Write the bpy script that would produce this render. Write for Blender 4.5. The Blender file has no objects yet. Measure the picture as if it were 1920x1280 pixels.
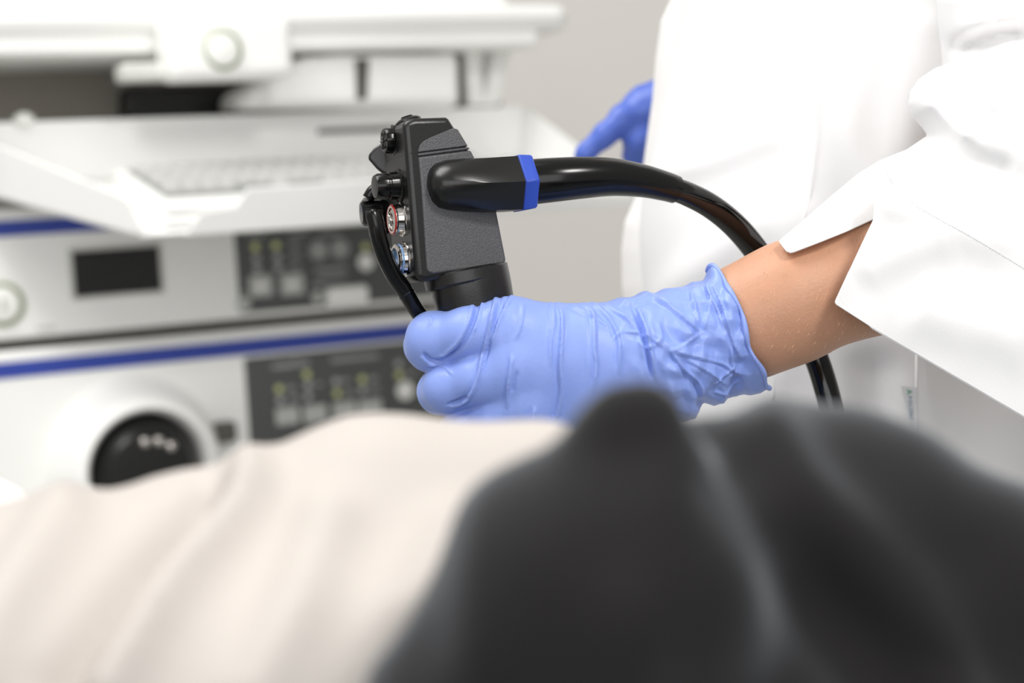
import bpy, math, random
import numpy as np
from mathutils import Vector, Matrix
from mathutils.geometry import delaunay_2d_cdt

random.seed(4)
SC = bpy.context.scene
COL = SC.collection

# ------------------------------------------------------------------ camera
FPX = 3300.0                      # focal length in pixels of a 1920 wide frame
PITCH, ROLL = math.radians(7.5), math.radians(2.0)
CAM = np.array([0.0, 0.0, 1.14])
_r = np.array([1.0, 0, 0]); _u = np.array([0, math.sin(PITCH), math.cos(PITCH)])
FWD = np.array([0, math.cos(PITCH), -math.sin(PITCH)])
CX = _r * math.cos(ROLL) - _u * math.sin(ROLL)
CZ = _u * math.cos(ROLL) + _r * math.sin(ROLL)
RM = np.stack([CX, FWD, CZ], axis=1)          # view-aligned axes (right, away, up) -> world

cd = bpy.data.cameras.new('camera'); cam = bpy.data.objects.new('camera', cd); COL.objects.link(cam)
cd.sensor_width = 36.0; cd.lens = FPX / 1920 * 36.0
cam.matrix_world = Matrix(((CX[0], CZ[0], -FWD[0], CAM[0]), (CX[1], CZ[1], -FWD[1], CAM[1]),
                           (CX[2], CZ[2], -FWD[2], CAM[2]), (0, 0, 0, 1)))
cd.dof.use_dof = True; cd.dof.focus_distance = 0.835; cd.dof.aperture_fstop = 6.0
cd.clip_start = 0.02
SC.camera = cam

# ------------------------------------------------------------------ light
SC.view_settings.view_transform = 'Standard'
SC.view_settings.look = 'None'
SC.view_settings.exposure = 0.06
SC.view_settings.gamma = 1.0
SC.view_settings.use_curve_mapping = False
wd = bpy.data.worlds.new('world'); SC.world = wd; wd.use_nodes = True
bg = wd.node_tree.nodes['Background']; bg.inputs[0].default_value = (1.0, 0.985, 0.96, 1); bg.inputs[1].default_value = 0.46


def area(name, loc, target, size, power, col=(1, 1, 1), sy=None):
    l = bpy.data.lights.new(name, 'AREA'); l.energy = power; l.color = col
    l.shape = 'RECTANGLE'; l.size = size; l.size_y = sy or size
    o = bpy.data.objects.new(name, l); COL.objects.link(o)
    o.location = loc
    o.rotation_euler = (Vector(target) - Vector(loc)).to_track_quat('-Z', 'Y').to_euler()
    return o


area('ceiling_lamp_key', (0.95, -0.45, 2.55), (0.1, 0.9, 1.0), 0.4, 23, (1, 0.98, 0.95))
area('ceiling_lamp_panel', (-0.9, 1.0, 2.65), (-0.5, 1.5, 0.9), 1.2, 34, (1, 0.99, 0.97))
area('added_front_fill', (-0.2, -1.5, 1.65), (0.0, 1.5, 0.95), 2.4, 24, (0.98, 0.99, 1), 1.5)  # added soft fill from behind the camera, not a real window

# ------------------------------------------------------------------ helpers


def P(px, py, d):
    """pixel of the photograph at a distance d -> metres in the view-aligned axes"""
    return np.array([(px - 960.0) / FPX * d, d, -(py - 640.0) / FPX * d])


def W(v):
    return np.asarray(v, float) @ RM.T + CAM


def hexc(r, g, b):
    f = lambda c: (c / 255) / 12.92 if c / 255 <= 0.04045 else ((c / 255 + 0.055) / 1.055) ** 2.4
    return (f(r), f(g), f(b), 1.0)


MATS = {}


def mat(name, rgb, rough=0.5, metal=0.0, var=0.06, scale=60.0, bump=0.0, bscale=None, coat=0.0, sss=0.0, sheen=0.0,
        trans=0.0, emit=0.0, spec=0.5, stretch=None, weave=False):
    if name in MATS:
        return MATS[name]
    m = bpy.data.materials.new(name); m.use_nodes = True
    nt = m.node_tree; b = nt.nodes['Principled BSDF']
    c = hexc(*rgb)
    tc = nt.nodes.new('ShaderNodeTexCoord'); src = tc.outputs['Object']
    if stretch:
        mp = nt.nodes.new('ShaderNodeMapping'); mp.inputs['Scale'].default_value = stretch
        nt.links.new(src, mp.inputs[0]); src = mp.outputs[0]
    nz = nt.nodes.new('ShaderNodeTexNoise'); nz.inputs['Scale'].default_value = scale; nz.inputs['Detail'].default_value = 4
    nt.links.new(src, nz.inputs['Vector'])
    mx = nt.nodes.new('ShaderNodeMix'); mx.data_type = 'RGBA'
    lo = tuple(x * (1 - var) for x in c[:3]) + (1,); hi = tuple(min(1, x * (1 + var)) for x in c[:3]) + (1,)
    mx.inputs['A'].default_value = lo; mx.inputs['B'].default_value = hi
    nt.links.new(nz.outputs['Fac'], mx.inputs['Factor'])
    nt.links.new(mx.outputs['Result'], b.inputs['Base Color'])
    b.inputs['Roughness'].default_value = rough; b.inputs['Metallic'].default_value = metal
    b.inputs['Specular IOR Level'].default_value = spec
    if coat: b.inputs['Coat Weight'].default_value = coat; b.inputs['Coat Roughness'].default_value = 0.08
    if sheen: b.inputs['Sheen Tint'].default_value = (0.88, 0.94, 1.0, 1); b.inputs['Sheen Weight'].default_value = sheen; b.inputs['Sheen Roughness'].default_value = 0.4
    if trans: b.inputs['Transmission Weight'].default_value = trans
    if sss:
        b.inputs['Subsurface Weight'].default_value = sss
        b.inputs['Subsurface Radius'].default_value = (1.0, 0.45, 0.28); b.inputs['Subsurface Scale'].default_value = 0.006
    if emit:
        b.inputs['Emission Color'].default_value = c; b.inputs['Emission Strength'].default_value = emit
    if bump:
        bn = nt.nodes.new('ShaderNodeBump'); bn.inputs['Distance'].default_value = 0.001; bn.inputs['Strength'].default_value = bump
        if weave:
            wv = nt.nodes.new('ShaderNodeTexWave'); wv.inputs['Scale'].default_value = bscale or 500; wv.bands_direction = 'DIAGONAL'
            nt.links.new(src, wv.inputs['Vector']); nt.links.new(wv.outputs['Fac'], bn.inputs['Height'])
        else:
            n2 = nt.nodes.new('ShaderNodeTexNoise'); n2.inputs['Scale'].default_value = bscale or scale * 4; n2.inputs['Detail'].default_value = 3
            nt.links.new(src, n2.inputs['Vector']); nt.links.new(n2.outputs['Fac'], bn.inputs['Height'])
        nt.links.new(bn.outputs['Normal'], b.inputs['Normal'])
    MATS[name] = m
    return m


def tag(o, label=None, cat=None, group=None, kind=None):
    if label: o['label'] = label
    if cat: o['category'] = cat
    if group: o['group'] = group
    if kind: o['kind'] = kind
    return o


WLOC = {}


def thing(name, base, label, cat, group=None):
    o = bpy.data.objects.new(name, None); COL.objects.link(o)
    o.empty_display_size = 0.03
    loc = W(base); o.location = loc; WLOC[o.name] = loc
    return tag(o, label, cat, group)


def link(name, me, wloc, parent):
    o = bpy.data.objects.new(name, me); COL.objects.link(o)
    wloc = np.asarray(wloc, float); WLOC[o.name] = wloc
    if parent is not None:
        o.parent = parent; o.location = wloc - WLOC[parent.name]
    else:
        o.location = wloc
    return o


def mesh_obj(name, V, faces, m, parent=None, smooth=True, bevel=0.0, seg=2, sub=0, world=False, solid=0.0, sharp=None, offset=-1.0):
    V = np.asarray(V, float)
    Vw = V if world else W(V)
    c = (Vw.min(0) + Vw.max(0)) / 2
    me = bpy.data.meshes.new(name)
    if isinstance(faces, np.ndarray) and faces.ndim == 2:
        k = faces.shape[1]; n = len(faces)
        me.vertices.add(len(Vw)); me.vertices.foreach_set('co', (Vw - c).astype(np.float32).ravel())
        me.loops.add(n * k); me.loops.foreach_set('vertex_index', faces.astype(np.int32).ravel())
        me.polygons.add(n); me.polygons.foreach_set('loop_start', np.arange(0, n * k, k, dtype=np.int32))
        me.update(calc_edges=True); me.validate()
    else:
        me.from_pydata([tuple(x) for x in (Vw - c)], [], [tuple(int(i) for i in f) for f in faces])
        me.validate(); me.update()
    if smooth:
        me.polygons.foreach_set('use_smooth', np.ones(len(me.polygons), bool))
        if sharp: me.set_sharp_from_angle(angle=math.radians(sharp))
    me.materials.append(m)
    o = link(name, me, c, parent)
    if solid:
        s = o.modifiers.new('solid', 'SOLIDIFY'); s.thickness = solid; s.offset = offset
    if bevel:
        b = o.modifiers.new('bevel', 'BEVEL'); b.width = bevel; b.segments = seg; b.limit_method = 'ANGLE'; b.angle_limit = math.radians(32)
        b.harden_normals = False
        if not smooth: me.polygons.foreach_set('use_smooth', np.ones(len(me.polygons), bool)); me.set_sharp_from_angle(angle=math.radians(40))
    if sub:
        s = o.modifiers.new('sub', 'SUBSURF'); s.levels = s.render_levels = sub
    return o


def nrm(v):
    v = np.asarray(v, float); return v / np.linalg.norm(v)


def frame(a):
    a = nrm(a); t = np.array([0, 0, 1.0]) if abs(a[2]) < 0.9 else np.array([1.0, 0, 0])
    b = nrm(np.cross(a, t)); return a, b, np.cross(a, b)


def spline(pts, n):
    """Catmull-Rom through rows of pts"""
    p = np.asarray(pts, float); k = len(p)
    q = np.vstack([2 * p[0] - p[1], p, 2 * p[-1] - p[-2]])
    t = np.linspace(0, k - 1 - 1e-9, n); i = t.astype(int); f = (t - i)[:, None]
    a, b, c, d = q[i], q[i + 1], q[i + 2], q[i + 3]
    return 0.5 * (2 * b + (c - a) * f + (2 * a - 5 * b + 4 * c - d) * f ** 2 + (3 * b - a - 3 * c + d) * f ** 3)


def tube(centers, radii, seg=24, caps=True):
    C = np.asarray(centers, float); n = len(C); R = np.broadcast_to(np.asarray(radii, float), (n,))
    T = np.gradient(C, axis=0); T /= np.linalg.norm(T, axis=1)[:, None]
    _, b, _ = frame(T[0]); V = []
    ang = np.linspace(0, 2 * math.pi, seg, endpoint=False)
    for i in range(n):
        b = nrm(b - T[i] * np.dot(b, T[i])); c = np.cross(T[i], b)
        V.append(C[i] + R[i] * (np.cos(ang)[:, None] * b + np.sin(ang)[:, None] * c))
    V = np.vstack(V); Fs = []
    for i in range(n - 1):
        for j in range(seg):
            k = (j + 1) % seg
            Fs.append((i * seg + j, i * seg + k, (i + 1) * seg + k, (i + 1) * seg + j))
    if caps:
        Fs.append(tuple(range(seg))[::-1]); Fs.append(tuple(range((n - 1) * seg, n * seg)))
    return V, Fs


def lathe(c, axis, prof, seg=40, ripple=0, amp=0.0):
    """prof: (radius, height) rows along the axis"""
    a, b, e = frame(axis); V = []; n = len(prof)
    ang = np.linspace(0, 2 * math.pi, seg, endpoint=False)
    mod = 1 + (amp * np.cos(ripple * ang) if ripple else 0 * ang)
    for r, h in prof:
        V.append(np.asarray(c) + a * h + (r * mod)[:, None] * (np.cos(ang)[:, None] * b + np.sin(ang)[:, None] * e))
    V = np.vstack(V); Fs = []
    for i in range(n - 1):
        for j in range(seg):
            k = (j + 1) % seg
            Fs.append((i * seg + j, i * seg + k, (i + 1) * seg + k, (i + 1) * seg + j))
    Fs.append(tuple(range(seg))[::-1]); Fs.append(tuple(range((n - 1) * seg, n * seg)))
    return V, Fs


def prism(poly, vec):
    p = np.asarray(poly, float); n = len(p); V = np.vstack([p, p + np.asarray(vec)])
    Fs = [tuple(range(n)), tuple(range(n, 2 * n))[::-1]] + [(i, (i + 1) % n, n + (i + 1) % n, n + i)[::-1] for i in range(n)]
    return V, Fs


def join(*parts):
    V = []; Fs = []; o = 0
    for v, f in parts:
        V.append(np.asarray(v)); Fs += [tuple(i + o for i in q) for q in f]; o += len(v)
    return np.vstack(V), Fs


# ---- implicit surfaces
def rcone(X, a, b, ra, rb):
    a = np.asarray(a, np.float32); b = np.asarray(b, np.float32)
    ba = b - a; L = float(np.dot(ba, ba)); pa = X - a
    t = np.clip((pa @ ba) / max(L, 1e-12), 0, 1)
    q = pa - t[..., None] * ba
    return np.sqrt((q * q).sum(-1)) - (ra + (rb - ra) * t)


def smin(a, b, k):
    h = np.clip(0.5 + 0.5 * (b - a) / k, 0, 1)
    return b + (a - b) * h - k * h * (1 - h)


def grid(lo, hi, h):
    lo = np.asarray(lo, float); n = np.ceil((np.asarray(hi) - lo) / h).astype(int) + 1
    ax = [lo[i] + h * np.arange(n[i]) for i in range(3)]
    X = np.stack(np.meshgrid(*ax, indexing='ij'), -1).astype(np.float32)
    return X, lo, h


def snets(f, lo, h):
    s = f < 0; nx, ny, nz = f.shape
    cs = np.zeros((nx - 1, ny - 1, nz - 1), np.int8)
    for i in (0, 1):
        for j in (0, 1):
            for k in (0, 1):
                cs += s[i:nx - 1 + i, j:ny - 1 + j, k:nz - 1 + k]
    act = np.argwhere((cs > 0) & (cs < 8))
    idx = np.full(cs.shape, -1, np.int64); idx[act[:, 0], act[:, 1], act[:, 2]] = np.arange(len(act))
    acc = np.zeros((len(act), 3)); cnt = np.zeros(len(act))
    corners = [(i, j, k) for i in (0, 1) for j in (0, 1) for k in (0, 1)]
    for a in corners:
        for ax in range(3):
            if a[ax]: continue
            b = list(a); b[ax] = 1
            fa = f[act[:, 0] + a[0], act[:, 1] + a[1], act[:, 2] + a[2]]; fb = f[act[:, 0] + b[0], act[:, 1] + b[1], act[:, 2] + b[2]]
            m = (fa < 0) != (fb < 0); t = np.where(m, fa / np.where(m, fa - fb, 1), 0)
            p = np.tile(np.array(a, float), (len(act), 1)); p[:, ax] = t
            acc[m] += p[m]; cnt[m] += 1
    V = lo + h * (act + acc / cnt[:, None])
    Q = []
    for ax in range(3):
        sl0 = [slice(None)] * 3; sl1 = [slice(None)] * 3; sl0[ax] = slice(0, -1); sl1[ax] = slice(1, None)
        a = s[tuple(sl0)]; b = s[tuple(sl1)]
        e = np.argwhere(a != b); u, v = [(1, 2), (2, 0), (0, 1)][ax]
        ok = (e[:, u] > 0) & (e[:, v] > 0) & (e[:, u] < f.shape[u] - 1) & (e[:, v] < f.shape[v] - 1); e = e[ok]
        sg = a[e[:, 0], e[:, 1], e[:, 2]]
        def at(du, dv):
            q = e.copy(); q[:, u] -= du; q[:, v] -= dv
            return idx[q[:, 0], q[:, 1], q[:, 2]]
        q = np.stack([at(1, 1), at(0, 1), at(0, 0), at(1, 0)], 1)
        q[~sg] = q[~sg][:, ::-1]
        Q.append(q)
    return V, np.vstack(Q)


def vnormals(V, Q):
    n = np.cross(V[Q[:, 2]] - V[Q[:, 0]], V[Q[:, 3]] - V[Q[:, 1]]) if Q.shape[1] == 4 else np.cross(V[Q[:, 1]] - V[Q[:, 0]], V[Q[:, 2]] - V[Q[:, 0]])
    N = np.zeros_like(V)
    for k in range(Q.shape[1]):
        np.add.at(N, Q[:, k], n)
    return N / np.maximum(np.linalg.norm(N, axis=1), 1e-12)[:, None]


def relax(V, Q, it=2, lam=0.5):
    for _ in range(it):
        S = np.zeros_like(V); c = np.zeros(len(V))
        k = Q.shape[1]
        for i in range(k):
            a, b = Q[:, i], Q[:, (i + 1) % k]
            np.add.at(S, a, V[b]); np.add.at(c, a, 1); np.add.at(S, b, V[a]); np.add.at(c, b, 1)
        V = V + lam * (S / np.maximum(c, 1)[:, None] - V)
    return V


def pxof(V):
    V = np.asarray(V); return np.stack([960 + FPX * V[:, 0] / V[:, 1], 640 - FPX * V[:, 2] / V[:, 1]], 1)


def segdist(p, line):
    """distance of 2D points to a polyline, signed side and position along it"""
    best = np.full(len(p), 1e9); side = np.zeros(len(p)); pos = np.zeros(len(p)); L = 0
    line = np.asarray(line, float); tot = np.linalg.norm(np.diff(line, axis=0), axis=1).sum()
    for a, b in zip(line[:-1], line[1:]):
        ab = b - a; l = np.linalg.norm(ab); t = np.clip(((p - a) @ ab) / (l * l), 0, 1)
        q = p - a - t[:, None] * ab; d = np.linalg.norm(q, axis=1)
        m = d < best; best[m] = d[m]; side[m] = np.sign(ab[0] * q[m, 1] - ab[1] * q[m, 0]); pos[m] = (L + t[m] * l) / tot
        L += l
    return best, side, pos


def inpoly(p, poly):
    poly = np.asarray(poly, float); ins = np.zeros(len(p), bool)
    for a, b in zip(poly, np.roll(poly, -1, 0)):
        c = ((a[1] > p[:, 1]) != (b[1] > p[:, 1])) & (p[:, 0] < (b[0] - a[0]) * (p[:, 1] - a[1]) / (b[1] - a[1] + 1e-12) + a[0])
        ins ^= c
    return ins


# value noise for wrinkles
_rng = np.random.default_rng(7); _tab = _rng.random((64, 64, 64)).astype(np.float32)


def vnoise(p):
    p = np.asarray(p); i = np.floor(p).astype(int); f = p - i; f = f * f * (3 - 2 * f); r = 0
    for a in (0, 1):
        for b in (0, 1):
            for c in (0, 1):
                w = (f[:, 0] if a else 1 - f[:, 0]) * (f[:, 1] if b else 1 - f[:, 1]) * (f[:, 2] if c else 1 - f[:, 2])
                r = r + w * _tab[(i[:, 0] + a) & 63, (i[:, 1] + b) & 63, (i[:, 2] + c) & 63]
    return r


def sheet(outline_px, depth, step, extra=None, hide=None):
    """triangulated cloth: outline in photo pixels at mean depth; returns 2D points (pixels) and triangles"""
    o = np.asarray(outline_px, float); pts = []
    for a, b in zip(o, np.roll(o, -1, 0)):
        n = max(1, int(np.linalg.norm(b - a) / (step * 0.7)))
        pts += [a + (b - a) * k / n for k in range(n)]
    B = np.array(pts); nb = len(B)
    lo = B.min(0); hi = B.max(0)
    gx, gy = np.meshgrid(np.arange(lo[0], hi[0], step), np.arange(lo[1], hi[1], step * 0.87))
    gx[1::2] += step / 2
    G = np.stack([gx.ravel(), gy.ravel()], 1); G = G[inpoly(G, B)]
    loop = np.vstack([B, B[:1]])
    d, _, _ = segdist(G, loop)
    rings = [G[d > step * 0.45]]
    for off in (0.12, 0.4):
        t = np.roll(B, -1, 0) - np.roll(B, 1, 0); nn = np.stack([-t[:, 1], t[:, 0]], 1); nn /= np.linalg.norm(nn, axis=1)[:, None] + 1e-9
        for sgn in (1, -1):
            q = B + sgn * nn * step * off; q = q[inpoly(q, B)]
            dd, _, _ = segdist(q, loop); rings.append(q[dd > step * off * 0.8])
    allp = np.vstack([B] + rings)
    vs, es, fs, *_ = delaunay_2d_cdt([Vector(p) for p in allp], [(i, (i + 1) % nb) for i in range(nb)], [], 1, 1e-6)
    return np.array([[v.x, v.y] for v in vs]), np.array([list(f) for f in fs if len(f) == 3])


def roundup(d, R):
    c = np.clip(d / R, 0, 1); return np.sqrt(np.maximum(0, c * (2 - c)))


# ------------------------------------------------------------------ materials
M_wall = mat('painted_wall', (236, 232, 228), 0.8, var=0.03, scale=3, bump=0.1, bscale=180)
M_floor = mat('vinyl_floor', (176, 176, 172), 0.45, var=0.08, scale=30)
M_ceil = mat('ceiling_paint', (240, 240, 236), 0.8, var=0.02)
M_case = mat('white_lacquer', (245, 245, 242), 0.38, var=0.015, scale=8)
M_tray = mat('white_sheet_metal', (244, 244, 242), 0.4, var=0.01, scale=8)
M_grey = mat('light_grey_plastic', (205, 205, 200), 0.5, var=0.02)
M_key = mat('key_plastic', (200, 200, 197), 0.5, var=0.02)
M_keybed = mat('key_bed_grey', (140, 141, 139), 0.5, var=0.03)
M_blue = mat('royal_blue_stripe', (44, 66, 158), 0.4, var=0.03)
M_panel = mat('charcoal_control_panel', (82, 84, 83), 0.4, var=0.05)
M_dark = mat('dark_grey_plastic', (84, 81, 75), 0.5, var=0.05)
M_black = mat('black_recess', (16, 16, 16), 0.35, var=0.05)
M_btn = mat('panel_button_grey', (188, 189, 186), 0.5)
M_btnw = mat('panel_button_white', (240, 240, 236), 0.4)
M_led = mat('olive_indicator', (196, 200, 140), 0.4, emit=0.1)
M_ledoff = mat('grey_indicator', (182, 183, 182), 0.4)
M_ring = mat('green_grey_ring', (140, 150, 120), 0.4)
M_print = mat('panel_print_grey', (152, 153, 152), 0.6)
M_glove = mat('blue_nitrile', (140, 163, 231), 0.42, var=0.04, scale=45, bump=0.10, bscale=500, sss=0.12, spec=0.4)
M_glove2 = mat('deep_blue_nitrile', (84, 112, 205), 0.42, var=0.05, scale=45, bump=0.1, bscale=300)
M_skin = mat('skin', (198, 149, 120), 0.48, var=0.1, scale=90, bump=0.22, bscale=700, sss=0.25, spec=0.4)
M_coat = mat('white_twill', (243, 242, 242), 0.75, var=0.01, bump=0.10, bscale=1400, sheen=0.1)
M_coat2 = mat('white_cotton_lining', (240, 238, 237), 0.75, var=0.01, bump=0.08, bscale=1400)
M_thread = mat('white_thread', (238, 238, 238), 0.7)
M_scope = mat('black_satin_plastic', (17, 17, 17), 0.34, var=0.1, bump=0.06, bscale=900)
M_plate = mat('graphite_textured_plastic', (80, 80, 83), 0.38, var=0.35, scale=900, bump=0.3, bscale=1500)
M_gloss = mat('black_gloss_rubber', (9, 9, 9), 0.2, var=0.1, spec=0.35)
M_cord = mat('black_cord_vinyl', (6, 6, 6), 0.09, var=0.1, spec=0.5)
M_boot = mat('black_boot_plastic', (15, 15, 14), 0.3, var=0.1)
M_sblue = mat('blue_ring_plastic', (46, 76, 178), 0.35, var=0.04)
M_chrome = mat('chrome', (215, 210, 205), 0.12, metal=1.0, var=0.03)
M_red = mat('red_ring', (170, 30, 30), 0.35)
M_cyan = mat('blue_marking', (110, 148, 195), 0.35)
M_shirt = mat('pale_beige_jersey', (194, 187, 181), 0.85, var=0.03, scale=25, bump=0.1, bscale=500)
M_trou = mat('charcoal_jersey', (24, 22, 23), 0.8, var=0.25, scale=14, bump=0.1, bscale=500, sheen=0.45, spec=0.2)
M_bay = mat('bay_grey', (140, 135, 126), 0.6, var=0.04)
M_pillow = mat('white_pillow_cotton', (244, 242, 239), 0.85, var=0.01)
M_bed = mat('grey_vinyl_mattress', (120, 130, 140), 0.5)
M_steel = mat('brushed_steel', (180, 182, 184), 0.35, metal=1.0)
M_labelw = mat('woven_label', (238, 240, 242), 0.7, var=0.01)
M_green = mat('green_thread', (20, 150, 100), 0.6)
M_bluegrey = mat('blue_grey_thread', (90, 130, 160), 0.6)
M_hair = mat('fair_arm_hair', (244, 208, 172), 0.4)

UPC = RM.T @ np.array([0, 0, 1.0])     # world up in view axes

# ------------------------------------------------------------------ the room


def wbox(name, lo, hi, m, kind='structure', parent=None):
    lo = np.array(lo, float); hi = np.array(hi, float)
    V = np.array([[(lo, hi)[i][0], (lo, hi)[j][1], (lo, hi)[k][2]] for i in (0, 1) for j in (0, 1) for k in (0, 1)])
    Fs = [(0, 1, 3, 2), (4, 6, 7, 5), (0, 4, 5, 1), (2, 3, 7, 6), (0, 2, 6, 4), (1, 5, 7, 3)]
    o = mesh_obj(name, V, Fs, m, parent, smooth=False, world=True)
    if kind: o['kind'] = kind
    return o


wbox('floor', (-3.6, -1.6, -0.05), (3.6, 3.9, 0.0), M_floor)
wbox('wall_back', (-3.6, 3.8, 0.0), (3.6, 3.9, 2.9), M_wall)
wbox('baseboard_back', (-3.6, 3.785, 0.0), (3.6, 3.8, 0.1), M_case)

# ------------------------------------------------------------------ the equipment tower
VP = np.array([7300.0, -20.0])
MU = nrm([(VP[0] - 960) / FPX, 1, (640 - VP[1]) / FPX])
N0 = nrm(np.cross(MU, UPC))
LEAN = math.radians(3.0)
MV = UPC * math.cos(LEAN) - N0 * math.sin(LEAN); MV = nrm(MV - MU * np.dot(MV, MU))
MN = np.cross(MU, MV)
MO = P(440, 600, 2.05)


def muv(px, py, w=0.0):
    r = P(px, py, 1.0); o = MO + MN * w
    t = np.dot(o, MN) / np.dot(r, MN); q = r * t - MO
    return np.dot(q, MU), np.dot(q, MV)


def MP(u, v, w=0.0):
    return MO + MU * u + MV * v + MN * w


def mbox(name, u0, u1, v0, v1, w0, w1, m, parent=None, bevel=0.003, seg=2):
    V = np.array([MP(u, v, w) for u in (u0, u1) for v in (v0, v1) for w in (w0, w1)])
    Fs = [(0, 1, 3, 2), (4, 6, 7, 5), (0, 4, 5, 1), (2, 3, 7, 6), (0, 2, 6, 4), (1, 5, 7, 3)]
    return mesh_obj(name, V, Fs, m, parent, smooth=False, bevel=bevel, seg=seg)


def mboxpx(name, x0, y0, x1, y1, w0, w1, m, parent=None, bevel=0.003, seg=2):
    """box whose front face spans the photo rectangle"""
    xm, ym = (x0 + x1) / 2, (y0 + y1) / 2
    u0 = muv(x0, ym, w1)[0]; u1 = muv(x1, ym, w1)[0]; v0 = muv(xm, y1, w1)[1]; v1 = muv(xm, y0, w1)[1]
    return mbox(name, min(u0, u1), max(u0, u1), v0, v1, w0, w1, m, parent, bevel, seg)


def mdisc(name, px, py, r, w0, w1, m, parent=None, dome=0.0, seg=28):
    u, v = muv(px, py, w1); c = MP(u, v, w0); h = w1 - w0
    pr = [(r, 0), (r, h * 0.7), (r * 0.92, h), (r * 0.5, h + dome), (0.0001, h + dome * 1.2)]
    V, Fs = lathe(c, MN, pr, seg)
    return mesh_obj(name, V, Fs, m, parent, sharp=35)


UL = muv(-260, 560)[0]; UR = muv(880, 560)[0]


def vat(y, x=0.0): return muv(x, y)[1]


# --- video processor (upper unit)
v_top1 = vat(392); v_bot1 = vat(646)
vp = thing('video_processor', MP((UL + UR) / 2, v_bot1, -0.15), 'white video processor with blue top stripe and dark slot, under the keyboard tray', 'processor')
mbox('casing', UL, UR, v_bot1 + 0.004, v_top1, -0.38, 0.0, M_case, vp, 0.006, 3)
mbox('stripe', UL + 0.004, UR - 0.004, vat(444), vat(414), -0.004, 0.0015, M_blue, vp, 0.0006)
mbox('foot_rail', UL + 0.02, UR - 0.02, v_bot1 - 0.004, v_bot1 + 0.006, -0.36, -0.012, M_dark, vp, 0.001)
fr = mboxpx('slot_frame', 130, 459, 308, 557, -0.003, 0.003, M_grey, vp, 0.002)
mboxpx('slot_opening', 138, 466, 301, 551, -0.002, 0.0042, M_black, fr, 0.001)
mboxpx('slot_shutter', 160, 480, 286, 535, 0.003, 0.0052, M_black, fr, 0.001)
pb = mdisc('power_button', 6, 571, 0.0245, -0.002, 0.004, M_ring, vp)
mdisc('button_cap', 5, 571, 0.0195, 0.0, 0.0075, M_btnw, pb, dome=0.002)
mboxpx('power_mark', 2, 560, 10, 582, 0.0, 0.0108, M_btn, pb, 0.0005)
mboxpx('print_mark', 68, 612, 104, 619, -0.001, 0.0006, M_grey, vp, 0.0002)


def panel(unit, x0, xr, ytop, ybot, xtop_shift):
    """charcoal panel by its left edge at two heights; right end hidden behind the endoscope"""
    u0 = muv((x0 + x0 + xtop_shift) / 2, (ytop + ybot) / 2)[0]
    u1 = muv(xr, (ytop + ybot) / 2)[0]
    return mbox('control_panel', u0, u1, muv(x0, ybot)[1], muv(x0, ytop)[1], -0.003, 0.002, M_panel, unit, 0.004, 3)


cp = panel(vp, 438, 850, 437, 589, 12)


def dot(px, py, r, m, parent, name='indicator_light'):
    return mdisc(name, px, py, r, 0.0005, 0.0035, m, parent, dome=0.0008, seg=16)


for (x, y, m) in [(479, 463, M_led), (518, 460, M_led), (481, 485, M_ledoff), (521, 482, M_ledoff), (483, 505, M_ledoff), (522, 502, M_ledoff), (686, 463, M_led)]:
    dot(x, y, 0.0045, m, cp)
for (x, y, w_, h_) in [(553, 458, 22, 7), (554, 479, 22, 7), (552, 500, 22, 7), (620, 505, 60, 8), (625, 522, 50, 7), (480, 442, 30, 6), (560, 438, 34, 6), (620, 437, 40, 6), (596, 533, 20, 8), (456, 550, 16, 5)]:
    mboxpx('print_mark', x - w_ / 2, y - h_ / 2, x + w_ / 2, y + h_ / 2, 0.001, 0.0024, M_print, cp, 0.0001)
for (x, y) in [(598, 469), (638, 466)]:
    b = mdisc('round_button', x, y, 0.0125, 0.0005, 0.004, M_print, cp); mdisc('button_centre', x, y, 0.005, 0.002, 0.0052, M_ledoff, b)
for (x, y) in [(490, 536), (549, 533)]:
    b = mboxpx('square_button', x - 22, y - 20, x + 22, y + 20, 0.001, 0.004, M_btn, cp, 0.0015); mdisc('button_centre', x, y, 0.005, 0.003, 0.0052, M_btnw, b)
for (x, y, r) in [(687, 491, 0.0105), (596, 557, 0.0075), (458, 570, 0.0085)]:
    mdisc('small_button', x, y, r, 0.0005, 0.004, M_btnw if r > 0.01 else M_btn, cp)
# white toggle on the panel
mboxpx('toggle', 618, 536, 694, 573, 0.001, 0.022, M_case, vp, 0.006, 4)

# --- light source (lower unit)
v_top2 = vat(660); v_bot2 = vat(1010)
ls = thing('light_source', MP((UL + UR) / 2, v_bot2, -0.15), 'white light source unit with blue stripe and large round scope socket, below the processor', 'light source')
mbox('casing', UL, UR, v_bot2 + 0.004, v_top2, -0.38, 0.0, M_case, ls, 0.006, 3)
mbox('stripe', UL + 0.004, UR - 0.004, vat(711), vat(680), -0.004, 0.0015, M_blue, ls, 0.0006)
mbox('foot_rail', UL + 0.02, UR - 0.02, v_bot2 - 0.004, v_bot2 + 0.006, -0.36, -0.012, M_dark, ls, 0.001)
cp2 = panel(ls, 458, 850, 671, 900, 14)
for (x, y, m) in [(524, 729, M_led), (576, 702, M_led), (631, 715, M_ledoff), (680, 711, M_led), (526, 750, M_ledoff), (578, 722, M_ledoff), (579, 743, M_ledoff), (633, 737, M_led), (681, 731, M_ledoff), (748, 682, M_ledoff), (749, 703, M_led)]:
    dot(x, y, 0.0045, m, cp2)
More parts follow.
